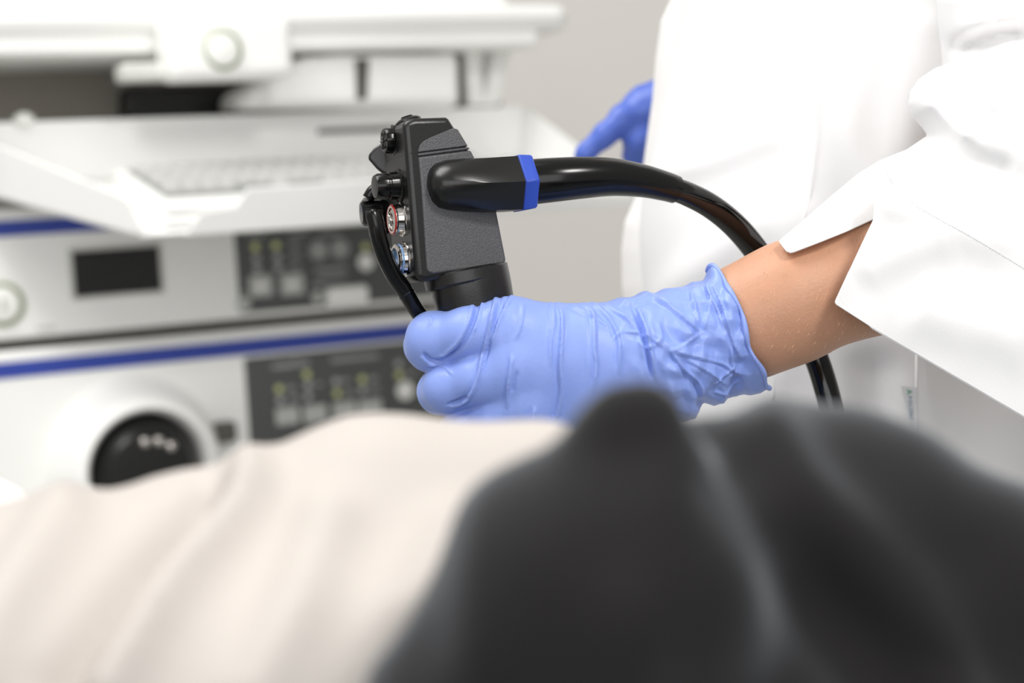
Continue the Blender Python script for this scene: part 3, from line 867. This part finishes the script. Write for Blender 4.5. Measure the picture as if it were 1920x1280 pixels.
creases = [  # polyline, height mm, half width px, asymmetry
    ([(425, 235), (405, 330), (365, 420), (325, 478), (235, 545)], -1.1, 9),
    ([(520, 200), (505, 320), (470, 470), (430, 620), (385, 720), (295, 785)], 0.9, 8), ([(545, 205), (520, 320), (480, 470), (445, 610)], -0.8, 7),
    ([(605, 198), (550, 300), (510, 390), (490, 450)], 0.8, 7), ([(575, 210), (530, 330), (500, 420)], -0.6, 6),
    ([(455, 225), (430, 320), (400, 400)], 0.5, 6), ([(660, 230), (650, 330), (620, 430)], 0.35, 8),
    ([(800, 222), (818, 320), (802, 430), (800, 560)], 0.5, 7), ([(835, 232), (862, 330), (855, 560), (862, 690), (840, 800), (795, 910)], 0.9, 8),
    ([(960, 245), (1018, 300), (1027, 480), (1037, 560), (1025, 690)], 0.75, 8), ([(1003, 238), (1095, 315), (1150, 420), (1157, 600)], 0.8, 8),
    ([(1060, 240), (1190, 320), (1225, 370)], 0.6, 8), ([(900, 245), (985, 290), (1110, 370)], 0.4, 7),
    ([(1245, 255), (1290, 370), (1318, 480), (1345, 640)], 1.1, 9), ([(1225, 260), (1265, 370), (1300, 500), (1325, 620)], -1.0, 9),
    ([(1160, 250), (1240, 230), (1330, 205)], 0.9, 10), ([(1200, 300), (1170, 380), (1120, 430)], 0.4, 6),
    ([(605, 508), (590, 640), (580, 775)], 0.7, 8), ([(630, 590), (600, 700)], -0.5, 8), ([(720, 780), (700, 900)], 0.6, 8),
    ([(1320, 210), (1400, 250), (1500, 335), (1582, 392)], 1.0, 8), ([(1582, 392), (1490, 455), (1420, 490)], 0.6, 6), ([(1420, 490), (1500, 590), (1570, 660), (1592, 750)], 0.9, 7),
    ([(1520, 180), (1540, 250), (1565, 330)], 0.8, 6), ([(1600, 125), (1625, 230), (1582, 392)], 0.6, 6), ([(1590, 150), (1650, 250), (1690, 360)], 0.7, 6),
    ([(1640, 150), (1700, 300), (1745, 440), (1790, 540)], 0.8, 6), ([(1420, 490), (1560, 520), (1700, 560), (1790, 620)], 0.5, 6), ([(1500, 530), (1620, 600), (1690, 650)], 0.5, 5),
    ([(1640, 660), (1700, 600), (1760, 560)], 0.6, 5), ([(1350, 330), (1370, 420), (1310, 470), (1250, 440)], 0.5, 8), ([(1170, 390), (1270, 400), (1390, 470)], 0.35, 6),
    ([(1640, 700), (1700, 690), (1780, 660)], 0.6, 5), ([(1730, 470), (1740, 560), (1770, 620)], 0.7, 5),
    ([(148, 500), (165, 522), (195, 540), (235, 545)], -1.0, 8), ([(160, 310), (190, 330), (170, 360)], 0.3, 5), ([(220, 520), (280, 500), (330, 470)], 0.4, 4),
    ([(270, 765), (330, 745), (385, 720)], -0.9, 6), ([(160, 560), (240, 560), (300, 610)], 0.3, 6),
]
disp = np.zeros(len(V))
for line, hh, wpx in creases:
    L = np.array([Z2(*q) for q in line]); L = spline(L, 4 * len(L))
    d, side, pos = segdist(pp, L)
    env = np.clip(np.minimum(pos, 1 - pos) * 6 + 0.15, 0, 1)
    ww = wpx * 0.44
    prof = np.exp(-(d / ww) ** 2) - 0.45 * np.exp(-((d - 1.7 * ww) / (1.1 * ww)) ** 2) * (side > 0)
    disp += 2.0 * hh * 0.001 * prof * env * front
# fine pulled folds over the back of the hand, crumpled cuff
fold = vnoise(np.stack([pp[:, 0] / 16.0 + 0.25 * np.sin(pp[:, 1] / 40.0), pp[:, 1] / 85.0, V[:, 1] * 40], 1)) - 0.5
disp += 0.0010 * fold * np.clip((pp[:, 0] - 860) / 80, 0, 1)
cuffw = np.clip((pp[:, 0] - 1140) / 150, 0, 1)
tri = lambda t: 2 * np.abs(t - np.floor(t + 0.5))                     # flat facets meeting in straight creases
_r2 = np.random.default_rng(21)
for i in range(9):
    th = _r2.uniform(-0.5, 1.9) if i % 3 else _r2.uniform(1.2, 1.9); lam = _r2.uniform(26, 70)
    q = (pp[:, 0] * math.sin(th) - pp[:, 1] * math.cos(th)) / lam + V[:, 1] * 22 * _r2.uniform(-1, 1) + _r2.uniform(0, 9) + 0.5 * vnoise(np.stack([pp[:, 0] / 90 + i, pp[:, 1] / 90, np.full(len(pp), i * 3.1)], 1))
    msk = np.clip(vnoise(np.stack([pp[:, 0] / 55 + 7 * i, pp[:, 1] / 55, V[:, 1] * 25 + i], 1)) * 3.2 - 1.3, 0, 1)
    disp += cuffw * msk * 0.00125 * lam / 26 * (np.maximum(tri(q), 0.12) - 0.5)
V = V + N * disp[:, None]
# open the cuff: nothing past the rim
rim0, rim1 = np.array([1352., 507.]), np.array([1408., 742.])
ax_ = nrm(G(1440, 596, .004) - G(1310, 642, .004)); rc = G(1385, 620, .004)
wob = 0.0015 * np.sin(np.arctan2(V[:, 2] - rc[2], V[:, 1] - rc[1]) * 3 + 0.5) + 0.0008 * np.sin(np.arctan2(V[:, 2] - rc[2], V[:, 1] - rc[1]) * 7)
rax = nrm(ax_ + np.array([0, 0, 0.08]))
keep = ((V - rc) @ rax) < wob
Qk = Q[keep[Q].all(1)]
used = np.unique(Qk); remap = np.full(len(V), -1); remap[used] = np.arange(len(used))
glove = mesh_obj('glove', V[used], remap[Qk], M_glove, pr)
tag(glove, 'wrinkled light blue nitrile glove closed around the endoscope grip')
# rolled bead along the rim
b1 = nrm(np.cross(rax, [0, 1, 0])); b2 = np.cross(rax, b1); ang = np.linspace(0, 2 * math.pi, 97)
near = V[np.abs((V - rc) @ rax - wob) < 0.002]; th_ = np.arctan2((near - rc) @ b2, (near - rc) @ b1); rr_ = np.linalg.norm((near - rc) - ((near - rc) @ rax)[:, None] * rax, axis=1)
ring_ = []
for a in ang:
    dth = np.abs((th_ - a + math.pi) % (2 * math.pi) - math.pi); w_ = np.exp(-(dth / 0.06) ** 2) + 1e-9
    rad = (w_ * rr_).sum() / w_.sum(); q = rc + rad * (math.cos(a) * b1 + math.sin(a) * b2)
    wv = 0.0015 * math.sin(math.atan2(q[2] - rc[2], q[1] - rc[1]) * 3 + 0.5) + 0.0008 * math.sin(math.atan2(q[2] - rc[2], q[1] - rc[1]) * 7)
    ring_.append(q + rax * wv)
ring_ = np.array(ring_); ring_[-1] = ring_[0]
V, Fs = tube(ring_, 0.0011 + 0.0003 * np.sin(ang * 9), 10, caps=False); mesh_obj('cuff_bead', V, Fs, M_glove, glove)

# --- body: arms, torso, neck and head as one skin
X, lo, h = grid([0.02, 0.80, -0.30], [0.62, 1.42, 0.72], 0.0055)


def bod(parts):
    f = None
    for a, b, ra, rb, k in parts:
        c = rcone(X, a, b, ra, rb); f = c if f is None else smin(f, c, k)
    return f


TC = np.array([0.265, 1.12, 0.0])
sh_l = np.array([0.385, 1.08, 0.36]); sh_r = np.array([0.21, 1.19, 0.37])
Xs = X
f = bod([(TC + [-.03, 0, -.30], TC + [-.03, 0, 0.0], .085, .08, .05), (TC + [.05, 0, -.30], TC + [.05, 0, 0.0], .085, .08, .05), (TC + [-.05, 0, 0.05], TC + [-.07, 0, .30], .08, .075, .06), (TC + [.06, 0, 0.05], TC + [.08, 0, .30], .08, .075, .06),
         (TC + [0, 0, .30], TC + [0, 0, .46], .075, .05, .05), (TC + [0, -.01, .56], TC + [0, -.03, .62], .075, .078, .03), (TC + [-.02, -.10, .57], TC + [-.02, -.09, .60], .014, .01, .01),
         (sh_l, P(1985, 480, .906), .045, .032, .03), (sh_r, np.array([0.24, 1.30, .19]), .05, .04, .03), (np.array([0.24, 1.30, .19]), P(1350, 195, 1.26), .04, .026, .02)])
V, Q = snets(f, lo, h)
Vb, Qb = relax(V, Q, 2), Q
# fine forearm, stitched on as the continuation of the same skin mesh
X, lo, h = grid(P(1250, 740, .86) + [0, -.05, 0], P(2020, 380, .88) + [0.03, .06, .02], 0.0020)
f = None
for a, b, ra, rb in [((1290, 650, .004), (1348, 626, .004), 52, 70), ((1348, 626, .004), (1394, 606, .004), 70, 102), ((1394, 606, .004), (1480, 568, .004), 102, 108), ((1480, 568, .004), (1600, 516, .008), 108, 112), ((1600, 516, .008), (1985, 480, .060), 112, 130)]:
    c = rcone(X, G(*a), G(*b), r_(ra), r_(rb)); f = c if f is None else smin(f, c, 0.01)
V, Q = snets(f, lo, h); V = relax(V, Q, 2)
nb = len(Vb); mesh_obj('body', np.vstack([Vb, V]), np.vstack([Qb, Q + nb]), M_skin, pr)
tag(bpy.data.objects['body'], 'bare forearm between glove and sleeve')
# fair hairs on the forearm
Nv = vnormals(V, Q); pv = pxof(V); axd = nrm(G(1600, 516, .010) - G(1390, 607, .004)); vs = []; fs = []
cand = np.where((Nv[:, 1] < -0.1) & (pv[:, 0] > 1425) & (pv[:, 0] < 1640) & (pv[:, 1] > 425) & (pv[:, 1] < 660))[0]
for i in range(170):
    k_ = random.choice(cand); n = Nv[k_]; p0 = V[k_] - n * 0.0002
    dirv = nrm(axd * random.uniform(-0.9, -0.2) + n * 0.2 + np.cross(axd, n) * random.uniform(0.1, 0.9)); L = random.uniform(.0015, .0038)
    sd = nrm(np.cross(dirv, n)) * 0.000045; m_ = p0 + dirv * L * .5 + n * .0003; e_ = p0 + dirv * L
    k = len(vs); vs += [p0 - sd, p0 + sd, m_ + sd, m_ - sd, e_, p0 + n * .00015, m_ + n * .00015]; fs += [(k, k + 1, k + 2, k + 3), (k + 3, k + 2, k + 4), (k, k + 5, k + 6, k + 3), (k + 5, k + 1, k + 2, k + 6)]
o = mesh_obj('arm_hair', np.array(vs), fs, M_hair, pr, smooth=False); o['kind'] = 'stuff'

# --- far glove resting on the tray
DG = 1.26; s2 = FPX / DG
X, lo, h = grid(P(1050, 340, DG) + [0, -.05, 0], P(1420, 70, DG) + [0, .06, 0], 0.0016)
f = None


def fg(pts, k=0.006):
    global f
    g = None
    for (a, b) in zip(pts[:-1], pts[1:]):
        c = rcone(X, P(a[0], a[1], DG + a[2]), P(b[0], b[1], DG + b[2]), a[3] / s2, b[3] / s2); g = c if g is None else smin(g, c, .005)
    f = g if f is None else smin(f, g, k)


fg([(1380, 165, .0, 78), (1290, 190, .0, 66), (1215, 205, 0, 46), (1168, 226, -.006, 28)], .01)
fg([(1172, 220, -.008, 26), (1135, 252, -.010, 22), (1098, 286, -.008, 17), (1088, 297, -.006, 13)], .004)
fg([(1225, 250, .0, 34), (1200, 262, -.004, 29), (1192, 290, .004, 26)], .004)
fg([(1250, 280, .012, 30), (1222, 300, .012, 26)], .004)
V, Q = snets(f, lo, h); V = relax(V, Q, 2); N = vnormals(V, Q)
pp = pxof(V); V = V + N * (0.0012 * (vnoise(np.stack([pp[:, 0] / 18, pp[:, 1] / 14, V[:, 1] * 60], 1)) - .5))[:, None]
o = mesh_obj('glove', V, Q, M_glove2, pr); tag(o, 'blurred deep blue glove on the other hand, fingertip on the tray')

# --- tunic torso: horizontal sections
DT = 1.10; sT = FPX / DT
rows = [(-850, 1625), (-815, 1570), (-775, 1450), (-725, 1340), (-650, 1285), (-420, 1300), (-200, 1305), (-60, 1290), (0, 1279), (58, 1272), (148, 1252), (233, 1232), (300, 1216), (380, 1203), (440, 1199), (500, 1203), (570, 1212), (700, 1224), (900, 1236), (1300, 1246), (1700, 1250)]
ys = np.linspace(-850, 1700, 216); xl = np.interp(ys, [r[0] for r in rows], [r[1] for r in rows])
k_ = np.ones(9) / 9; xl = np.convolve(np.pad(xl, 4, mode='edge'), k_, 'valid')
nseg = 160; V = []
for y, x0 in zip(ys, xl):
    cxp = 1712.0; hw = (cxp - x0) / sT
    for j in range(nseg):
        a = 2 * math.pi * j / nseg; ca, sa = math.cos(a), math.sin(a)
        ex = math.copysign(abs(ca) ** 0.82, ca); ey = math.copysign(abs(sa) ** 0.82, sa)
        V.append(P(cxp, y, DT) + np.array([hw * ex, (0.122 - 0.055 * min(1, max(0, (-560 - y) / 290)) ** 1.5) * ey, 0]))
V = np.array(V); n_ = len(ys)
Fs = np.array([(i * nseg + j, (i + 1) * nseg + j, (i + 1) * nseg + (j + 1) % nseg, i * nseg + (j + 1) % nseg) for i in range(n_ - 1) for j in range(nseg)])
N = vnormals(V, Fs)
pp = pxof(V); fr_ = np.clip(-N[:, 1] * 2, 0, 1)
seamL = spline([(1548, -200), (1547, 0), (1545, 60), (1540, 180), (1522, 350), (1505, 420), (1475, 560), (1456, 680), (1448, 780), (1445, 1000)], 60)
d, sd_, _ = segdist(pp, seamL)
dsp = -0.0016 * np.exp(-(d / 4.0) ** 2) + 0.0022 * np.exp(-(d / 22) ** 2)
# soft drape
dsp += 0.006 * (vnoise(np.stack([pp[:, 0] / 150 + pp[:, 1] / 420, pp[:, 1] / 520 + 3, np.zeros(len(pp))], 1)) - .5)
for line, a_, w_ in [([(1530, 120), (1620, 330), (1660, 480)], .007, 45), ([(1740, 60), (1690, 300), (1660, 460)], .008, 50), ([(1640, 700), (1645, 900)], -.008, 40), ([(1220, 330), (1330, 300), (1450, 250)], .004, 30), ([(1240, 560), (1420, 420)], .004, 40)]:
    d, _, _ = segdist(pp, spline(line, 20)); dsp += a_ * np.exp(-(d / w_) ** 2)
V = V + N * (dsp * fr_)[:, None]
tunic = mesh_obj('tunic', V, Fs, M_coat, pr); tag(tunic, 'white tunic body with a curved front seam')
vf = V[N[:, 1] < 0]; pf = pxof(vf); sl_ = []
for q in seamL[8:52]:
    k0_ = np.argsort(((pf - q) ** 2).sum(1))[:6]; sl_.append(P(q[0], q[1], vf[k0_, 1].mean()))
sl_ = np.array([sl_[0]] + [(sl_[i - 1] + sl_[i] + sl_[i + 1]) / 3 for i in range(1, len(sl_) - 1)] + [sl_[-1]])
V, Fs = tube(spline(sl_, 160), 0.0007, 8); mesh_obj('front_seam', V, Fs, M_thread, tunic)
# side panel hanging behind the front
side_o = [(1330, -560), (1285, -300), (1265, -120), (1257, 0), (1239, 40), (1229, 112), (1223, 188), (1214, 251), (1206, 310), (1190, 372), (1171, 416), (1165, 470), (1166, 540), (1172, 580), (1190, 900), (1330, 900), (1400, 400), (1430, -60), (1430, -560)]
p2, t2 = sheet(side_o, 1.13, 14)
d, _, _ = segdist(p2, np.array(side_o[:15])); T = 0.05 * roundup(d, 120)
Va = np.array([P(x, y, 1.15 - t) for (x, y), t in zip(p2, T)]); Vc = np.array([P(x, y, 1.15 + t) for (x, y), t in zip(p2, T)])
n = len(p2); mesh_obj('side_panel', np.vstack([Va, Vc]), np.vstack([t2, t2[:, ::-1] + n]), M_coat2, pr)
# trousers below the tunic (out of the frame)
V1, F1 = tube(spline([P(1640, 1500, 1.10), P(1640, 2200, 1.12), P(1650, 3300, 1.16)], 20), np.linspace(.10, .07, 20), 28)
V2, F2 = tube(spline([P(1850, 1500, 1.10), P(1850, 2200, 1.12), P(1840, 3300, 1.16)], 20), np.linspace(.10, .07, 20), 28)
V, Fs = join((V1, F1), (V2, F2)); mesh_obj('trousers', V, Fs, M_coat2, pr)

# --- woven label at the side seam
DL = 0.968
lab = [(1689, 723), (1719, 726), (1719, 806), (1707, 806)]
def LD(x): return DL + (1719 - x) / 3400 * -0.05
V, Fs = prism([P(x, y, LD(x)) for x, y in lab], np.array([0, 0.0005, 0])); lb = mesh_obj('woven_label', V, Fs, M_labelw, pr, smooth=False)
ex_ = nrm(P(1711, 800, LD(1711)) - P(1702, 728, LD(1702))); ey_ = nrm(P(1712, 740, LD(1712)) - P(1700, 740.0, LD(1700))); ey_ = nrm(ey_ - ex_ * np.dot(ex_, ey_)); en_ = np.cross(ex_, ey_)
if en_[1] > 0: en_ = -en_


def letter(ch, px, py, size, m):
    cu = bpy.data.curves.new('letter', 'FONT'); cu.body = ch; cu.size = size; cu.align_x = 'CENTER'; cu.align_y = 'CENTER'; cu.extrude = 0.00004
    tmp = bpy.data.objects.new('letter', cu); me = bpy.data.meshes.new_from_object(tmp); bpy.data.objects.remove(tmp); me.materials.clear(); me.materials.append(m)
    o = bpy.data.objects.new('letter', me); COL.objects.link(o)
    c = W(P(px, py, LD(px) - 0.0003)); xx, yy = RM @ ex_, RM @ ey_; zz = np.cross(xx, yy)
    o.parent = lb; lw = WLOC[lb.name]
    o.matrix_basis = Matrix(((xx[0], yy[0], zz[0], c[0] - lw[0]), (xx[1], yy[1], zz[1], c[1] - lw[1]), (xx[2], yy[2], zz[2], c[2] - lw[2]), (0, 0, 0, 1)))


letter('A', 1704.5, 734.5, 0.0042, M_green)
for ch_, y in zip('POLONI', [745, 753.5, 761, 769, 777.5, 785]):
    letter(ch_, 1705.5 + (y - 745) * 0.08, y, 0.0029, M_bluegrey)
V, Fs = tube(np.array([P(1719, 640, .972), P(1718.5, 720, .9695), P(1718.5, 900, .965)]), 0.0007, 8); mesh_obj('side_seam', V, Fs, M_thread, pr)

# --- sleeves
SLD = 0.862


def cloth(name, outline, sil, dc, Rpx, T0, step, m, folds=(), back=True, floor_fn=None, noise=0.0015, Rlist=None, close=None):
    """cloth sheet pair: rounded over at the silhouette line, open elsewhere"""
    p2, t2 = sheet(outline, 0.9, step)
    dcf = dc
    if callable(dc): dc = dc(p2)
    d = np.full(len(p2), 1e9)
    for s_, R_ in zip(sil, Rlist or [Rpx] * len(sil)):
        d = np.minimum(d, segdist(p2, np.array(s_))[0] * Rpx / R_)
    T = T0 * roundup(d, Rpx)
    add = np.zeros(len(p2))
    for line, a_, w_ in folds:
        L = spline(line, 6 * len(line)); q, sd_, ps = segdist(p2, L); add += a_ * np.exp(-(q / w_) ** 2) * np.clip(np.minimum(ps, 1 - ps) * 5 + .25, 0, 1)
    add += noise * (vnoise(np.stack([p2[:, 0] / 60, p2[:, 1] / 75, np.full(len(p2), 5.)], 1)) - .5)
    T = T + add * np.clip(d / (0.3 * Rpx), 0, 1)
    dep = dc - T
    if floor_fn is not None:
        dep = smin(dep, floor_fn(p2), 0.010)
    Va = np.array([P(x, y, dd) for (x, y), dd in zip(p2, dep)])
    if back:
        Vc = np.array([P(x, y, dd) for (x, y), dd in zip(p2, dc + 0.9 * T0 * roundup(d, Rpx))]); n = len(p2)
        # orientation: front faces the camera
        tri_ = [t2[:, ::-1], t2 + n]
        if close is not None:
            dl, _, pl_ = segdist(p2, np.array(close)); ix = np.where(dl < 0.05)[0]; ix = ix[np.argsort(pl_[ix])]
            a_, b_ = ix[:-1], ix[1:]
            tri_ += [np.stack([a_, b_, b_ + n], 1), np.stack([a_, b_ + n, a_ + n], 1)]
        return mesh_obj(name, np.vstack([Va, Vc]), np.vstack(tri_), m, pr, solid=0.0008, sharp=50)
    return mesh_obj(name, Va, t2[:, ::-1], m, pr, solid=0.0010)


A2 = np.array([1390., 607.]); B2 = np.array([1600., 516.])


def arm_front(p2):
    """depth that stays just clear of the forearm"""
    line = np.array([(1300., 646.), (1390., 607.), (1480., 568.), (1600., 516.), (1985., 480.), (2400., 470.)])
    L = np.concatenate([[0], np.cumsum(np.linalg.norm(np.diff(line, axis=0), axis=1))]); L /= L[-1]
    d, _, pos = segdist(p2, line)
    r = np.interp(pos, L, [97, 104, 108, 112, 130, 130]) + 20
    c = D0 + np.interp(pos, L, [.004, .004, .004, .008, .06, .06])
    e = np.minimum(d / r, 0.86)
    z = r * np.sqrt(1 - e * e) - r * 1.7 * np.maximum(d / r - 0.86, 0)
    return c - z / 3880 - 0.003


top_s = [(2235, 785), (2300, 640), (2330, 460), (2310, 290), (2230, 150), (2090, 85), (1920, 92), (1840, 103), (1790, 114), (1752, 128), (1722, 148), (1706, 172), (1702, 195), (1709, 217), (1728, 238), (1737, 252), (1735, 262)]
bot_s = [(1632, 612), (1780, 698), (1920, 780), (2020, 838), (2120, 862), (2235, 785)]
main_o = top_s[::-1] + [(2120, 862), (2020, 838), (1920, 780), (1780, 698), (1632, 612), (1568, 571), (1565.5, 567), (1567, 562), (1600, 490), (1637, 412), (1638, 380), (1641, 345), (1654, 318), (1690, 288)]
folds = [([(1745, 150), (1790, 185), (1840, 215), (1880, 240)], -.006, 26), ([(1720, 190), (1770, 235), (1830, 260)], .006, 24), ([(1920, 135), (1870, 128), (1830, 140)], -.005, 16),
         ([(1737, 256), (1800, 300), (1900, 330)], -.007, 30), ([(1650, 325), (1720, 300), (1800, 320)], .004, 22), ([(1640, 350), (1680, 380), (1740, 400), (1900, 470)], .003, 40),
         ([(1700, 560), (1850, 620), (1950, 640)], .004, 60), ([(1600, 520), (1700, 470), (1800, 450)], .003, 40)]
sl = cloth('sleeve', main_o, [top_s], SLD, 150, 0.052, 8, M_coat, folds, True, arm_front, close=bot_s); tag(sl, 'white sleeve with slit cuff on the arm holding the endoscope')
flap_t = [(1460, 452), (1500, 418), (1560, 366), (1610, 325), (1650, 300), (1700, 280), (1745, 250)]
flap_o = flap_t + [(1790, 300), (1760, 420), (1660, 425), (1637, 411), (1600, 428), (1540, 452), (1490, 471), (1482, 473), (1474, 470)]


def flap_floor(p2):
    return arm_front(p2)


fl = cloth('cuff_flap', flap_o, [flap_t], 0.884, 120, 0.045, 7, M_coat2, [([(1500, 440), (1580, 400), (1640, 380)], .003, 20)], True, flap_floor, 0.001)
up_s = [(2290, 330), (2330, 100), (2345, -200), (2310, -480), (2220, -690), (2080, -790), (1930, -770), (1820, -640), (1775, -400), (1754, -90), (1755, 0), (1758, 40), (1764, 80), (1767, 128), (1770, 160)]
up_o = up_s + [(1850, 260), (2050, 340)]
cloth('upper_sleeve', up_o, [up_s], lambda q: 0.915 + 0.15 * np.clip(-q[:, 1] / 600, 0, 1) + 0.03 * np.clip((q[:, 1] - 60) / 250, 0, 1), 150, 0.062, 9, M_coat, [([(1930, 62), (1870, 66), (1810, 85), (1775, 100)], -.014, 16), ([(1930, 30), (1850, 40), (1790, 55)], .006, 20)], True)
V, Fs = tube(spline([np.array([.21, 1.19, .36]), np.array([.24, 1.29, .20]), P(1352, 195, 1.262)], 24), np.interp(np.arange(24), [0, 12, 23], [.068, .062, .036]), 28); mesh_obj('sleeve', V, Fs, M_coat, pr)
# short hair on the head above the frame
X, lo, h = grid(TC + [-.11, -.10, .50], TC + [.11, .12, .73], 0.006)
f = np.maximum(rcone(X, TC + [0, .012, .575], TC + [0, -.012, .632], .082, .084), -(X[..., 2] - (TC[2] + .60) + 0.9 * (X[..., 1] - TC[1] + .02)) - .012)
V, Q = snets(f, lo, h); mesh_obj('hair', V, Q, mat('brown_hair', (70, 50, 36), 0.6, stretch=(1, 1, 0.2)), pr)
# top stitching along the hem of the sleeve
hem = spline([(1656, 309), (1682, 354), (1732, 394), (1821, 443), (1911, 497), (2000, 555)], 110)
me_s = bpy.data.objects['sleeve'].data
co_ = np.zeros(len(me_s.vertices) * 3); me_s.vertices.foreach_get('co', co_); co_ = co_.reshape(-1, 3) + WLOC['sleeve']; co_ = (co_ - CAM) @ RM
half = co_[:len(co_) // 2]; hp = pxof(half); vs = []; fs = []
for i in range(0, 108, 1):
    a, b = hem[i], hem[i] + (hem[i + 1] - hem[i]) * 0.6
    k0_ = np.argsort(((hp - a) ** 2).sum(1))[:3]; dd = half[k0_, 1].mean() - 0.00022
    V, F_ = tube(np.array([P(a[0], a[1], dd), P(b[0], b[1], dd)]), 0.00022, 6); k = len(vs); vs += list(V); fs += [tuple(j + k for j in q) for q in F_]
o = mesh_obj('hem_stitching', np.array(vs), fs, M_thread, pr); o['kind'] = 'stuff'

# ------------------------------------------------------------------ the lying patient, close to the lens
pt = thing('person', np.array([0.05, 0.45, -0.30]), 'person lying in a pale beige top and charcoal trousers, blurred in the foreground', 'person')


def implicit(name, build, lo_, hi_, h_, m, wr=None, parent=pt, it=2):
    global X
    X, lo, h = grid(lo_, hi_, h_); f = build()
    f = np.maximum(f, ZBED + 0.002 - (X @ UPC.astype(np.float32) + CAM[2]))
    f = np.maximum(f, np.maximum(X[..., 0] - (hi_[0] - 1.5 * h), (lo_[0] + 1.5 * h) - X[..., 0])); V, Q = snets(f, lo, h); V = relax(V, Q, it)
    if wr is not None:
        N = vnormals(V, Q); V = V + N * wr(V, pxof(V))[:, None]
    return mesh_obj(name, V, Q, m, parent)


def blob(lst):
    f = None
    for a, b, ra, rb, k in lst:
        c = rcone(X, np.asarray(a), np.asarray(b), ra, rb); f = c if f is None else smin(f, c, k)
    return f


DK, DB = 0.40, 0.50
ZBED = 0.862


def K(px, py, d=DK): return P(px, py, d)


def dark():
    s = DK / FPX
    return blob([(K(1195, 1070), K(1090, 1150), 238 * s, 258 * s, .02), (K(1090, 1150), K(920, 1370), 258 * s, 250 * s, .02), (K(1188, 812, .395), K(1215, 910, .395), 106 * s, 150 * s, .010),
                 (K(1330, 1015, .43), K(1590, 1016, .45), 255 * s, 262 * s, .012), (K(1590, 1016, .45), K(2250, 1400, .47), 262 * s, 330 * s, .02), (K(2250, 1400, .47), K(4200, 1500, .5), 330 * s, 330 * s, .02), (K(1200, 1500, .42), K(2200, 1700, .46), 400 * s, 420 * s, .02)])


def dark_wr(V, pp):
    d1, _, _ = segdist(pp, spline([(1380, 900), (1420, 980), (1520, 1120), (1640, 1300)], 20)); d2, _, _ = segdist(pp, spline([(1450, 820), (1540, 960), (1700, 1130), (1760, 1300)], 20))
    return -0.005 * np.exp(-(d1 / 75) ** 2) + 0.006 * np.exp(-(d2 / 70) ** 2) + 0.006 * (vnoise(np.stack([pp[:, 0] / 130, pp[:, 1] / 170, np.full(len(pp), 2.)], 1)) - .5)


implicit('trousers', dark, [-0.08, .24, -.28], [.46, .62, .03], 0.0035, M_trou, dark_wr)


def beige():
    s = DB / FPX
    return blob([(K(1010, 942, DB), K(700, 985, DB), 158 * s, 188 * s, .015), (K(700, 985, DB), K(380, 1105, DB), 188 * s, 205 * s, .015), (K(380, 1105, DB), K(60, 1196, DB), 205 * s, 225 * s, .015), (K(60, 1196, DB), K(-900, 1230, DB), 225 * s, 260 * s, .02), (K(-900, 1230, DB), K(-2000, 1250, DB), 260 * s, 240 * s, .02),
                 (K(1000, 1290, DB - .02), K(-400, 1440, DB - .02), 330 * s, 330 * s, .02)])


def beige_wr(V, pp):
    r = 0
    for line, a_, w_ in [([(400, 930), (270, 1080), (120, 1290)], -.007, 38), ([(480, 900), (330, 1090), (200, 1290)], .006, 45), ([(620, 980), (560, 1140), (480, 1300)], .004, 60), ([(120, 980), (20, 1130), (-60, 1280)], .005, 60), ([(980, 1060), (900, 1180), (820, 1300)], -.006, 50), ([(860, 1000), (780, 1150)], .004, 60)]:
        d, _, _ = segdist(pp, spline(line, 20)); r = r + a_ * np.exp(-(d / w_) ** 2)
    return 1.7 * r


implicit('shirt', beige, [-.40, .36, -.28], [.07, .62, .0], 0.0035, M_shirt, beige_wr)
# skin under the clothes and the head on the pillow, to the left of the frame
implicit('body', lambda: blob([(K(1500, 1250, .47), K(900, 1250, DB), .03, .035, .02), (K(900, 1250, DB), K(-1000, 1330, DB), .035, .036, .02), (K(-1000, 1330, DB), K(-2100, 1260, DB), .036, .03, .02), (K(-2100, 1260, DB), K(-2450, 1240, DB), .03, .035, .02), (K(-2650, 1220, DB), K(-2950, 1200, DB), .062, .068, .02)]),
         [-.68, .40, -.28], [.09, .62, .0], 0.006, M_skin)
# pillow behind the shoulder
pw = implicit('pillow', lambda: blob([(K(-520, 1050, .62), K(-70, 1066, .62), .036, .034, .02), (K(-520, 1260, .62), K(-70, 1260, .62), .036, .036, .03)]), [-.40, .54, -.28], [-.10, .72, .0], 0.004, M_pillow, None, None)
tag(pw, 'soft white pillow corner at the left edge beside the beige top', 'pillow')

# examination couch
bed = thing('examination_couch', np.zeros(3), 'padded examination couch under the lying person', 'couch')
bed.location = (0.0, 0.45, 0.0); WLOC[bed.name] = np.array([0.0, 0.45, 0.0])
zt = ZBED
o = wbox('mattress', (-0.95, 0.22, zt - 0.08), (0.95, 0.70, zt), M_bed, None, bed); o.modifiers.new('b', 'BEVEL').width = 0.02
wbox('frame', (-0.93, 0.24, zt - 0.13), (0.93, 0.66, zt - 0.081), M_steel, None, bed)
for x in (-0.85, 0.85):
    for y in (0.28, 0.62):
        wbox('leg', (x - .02, y - .02, 0), (x + .02, y + .02, zt - 0.13), M_steel, None, bed)
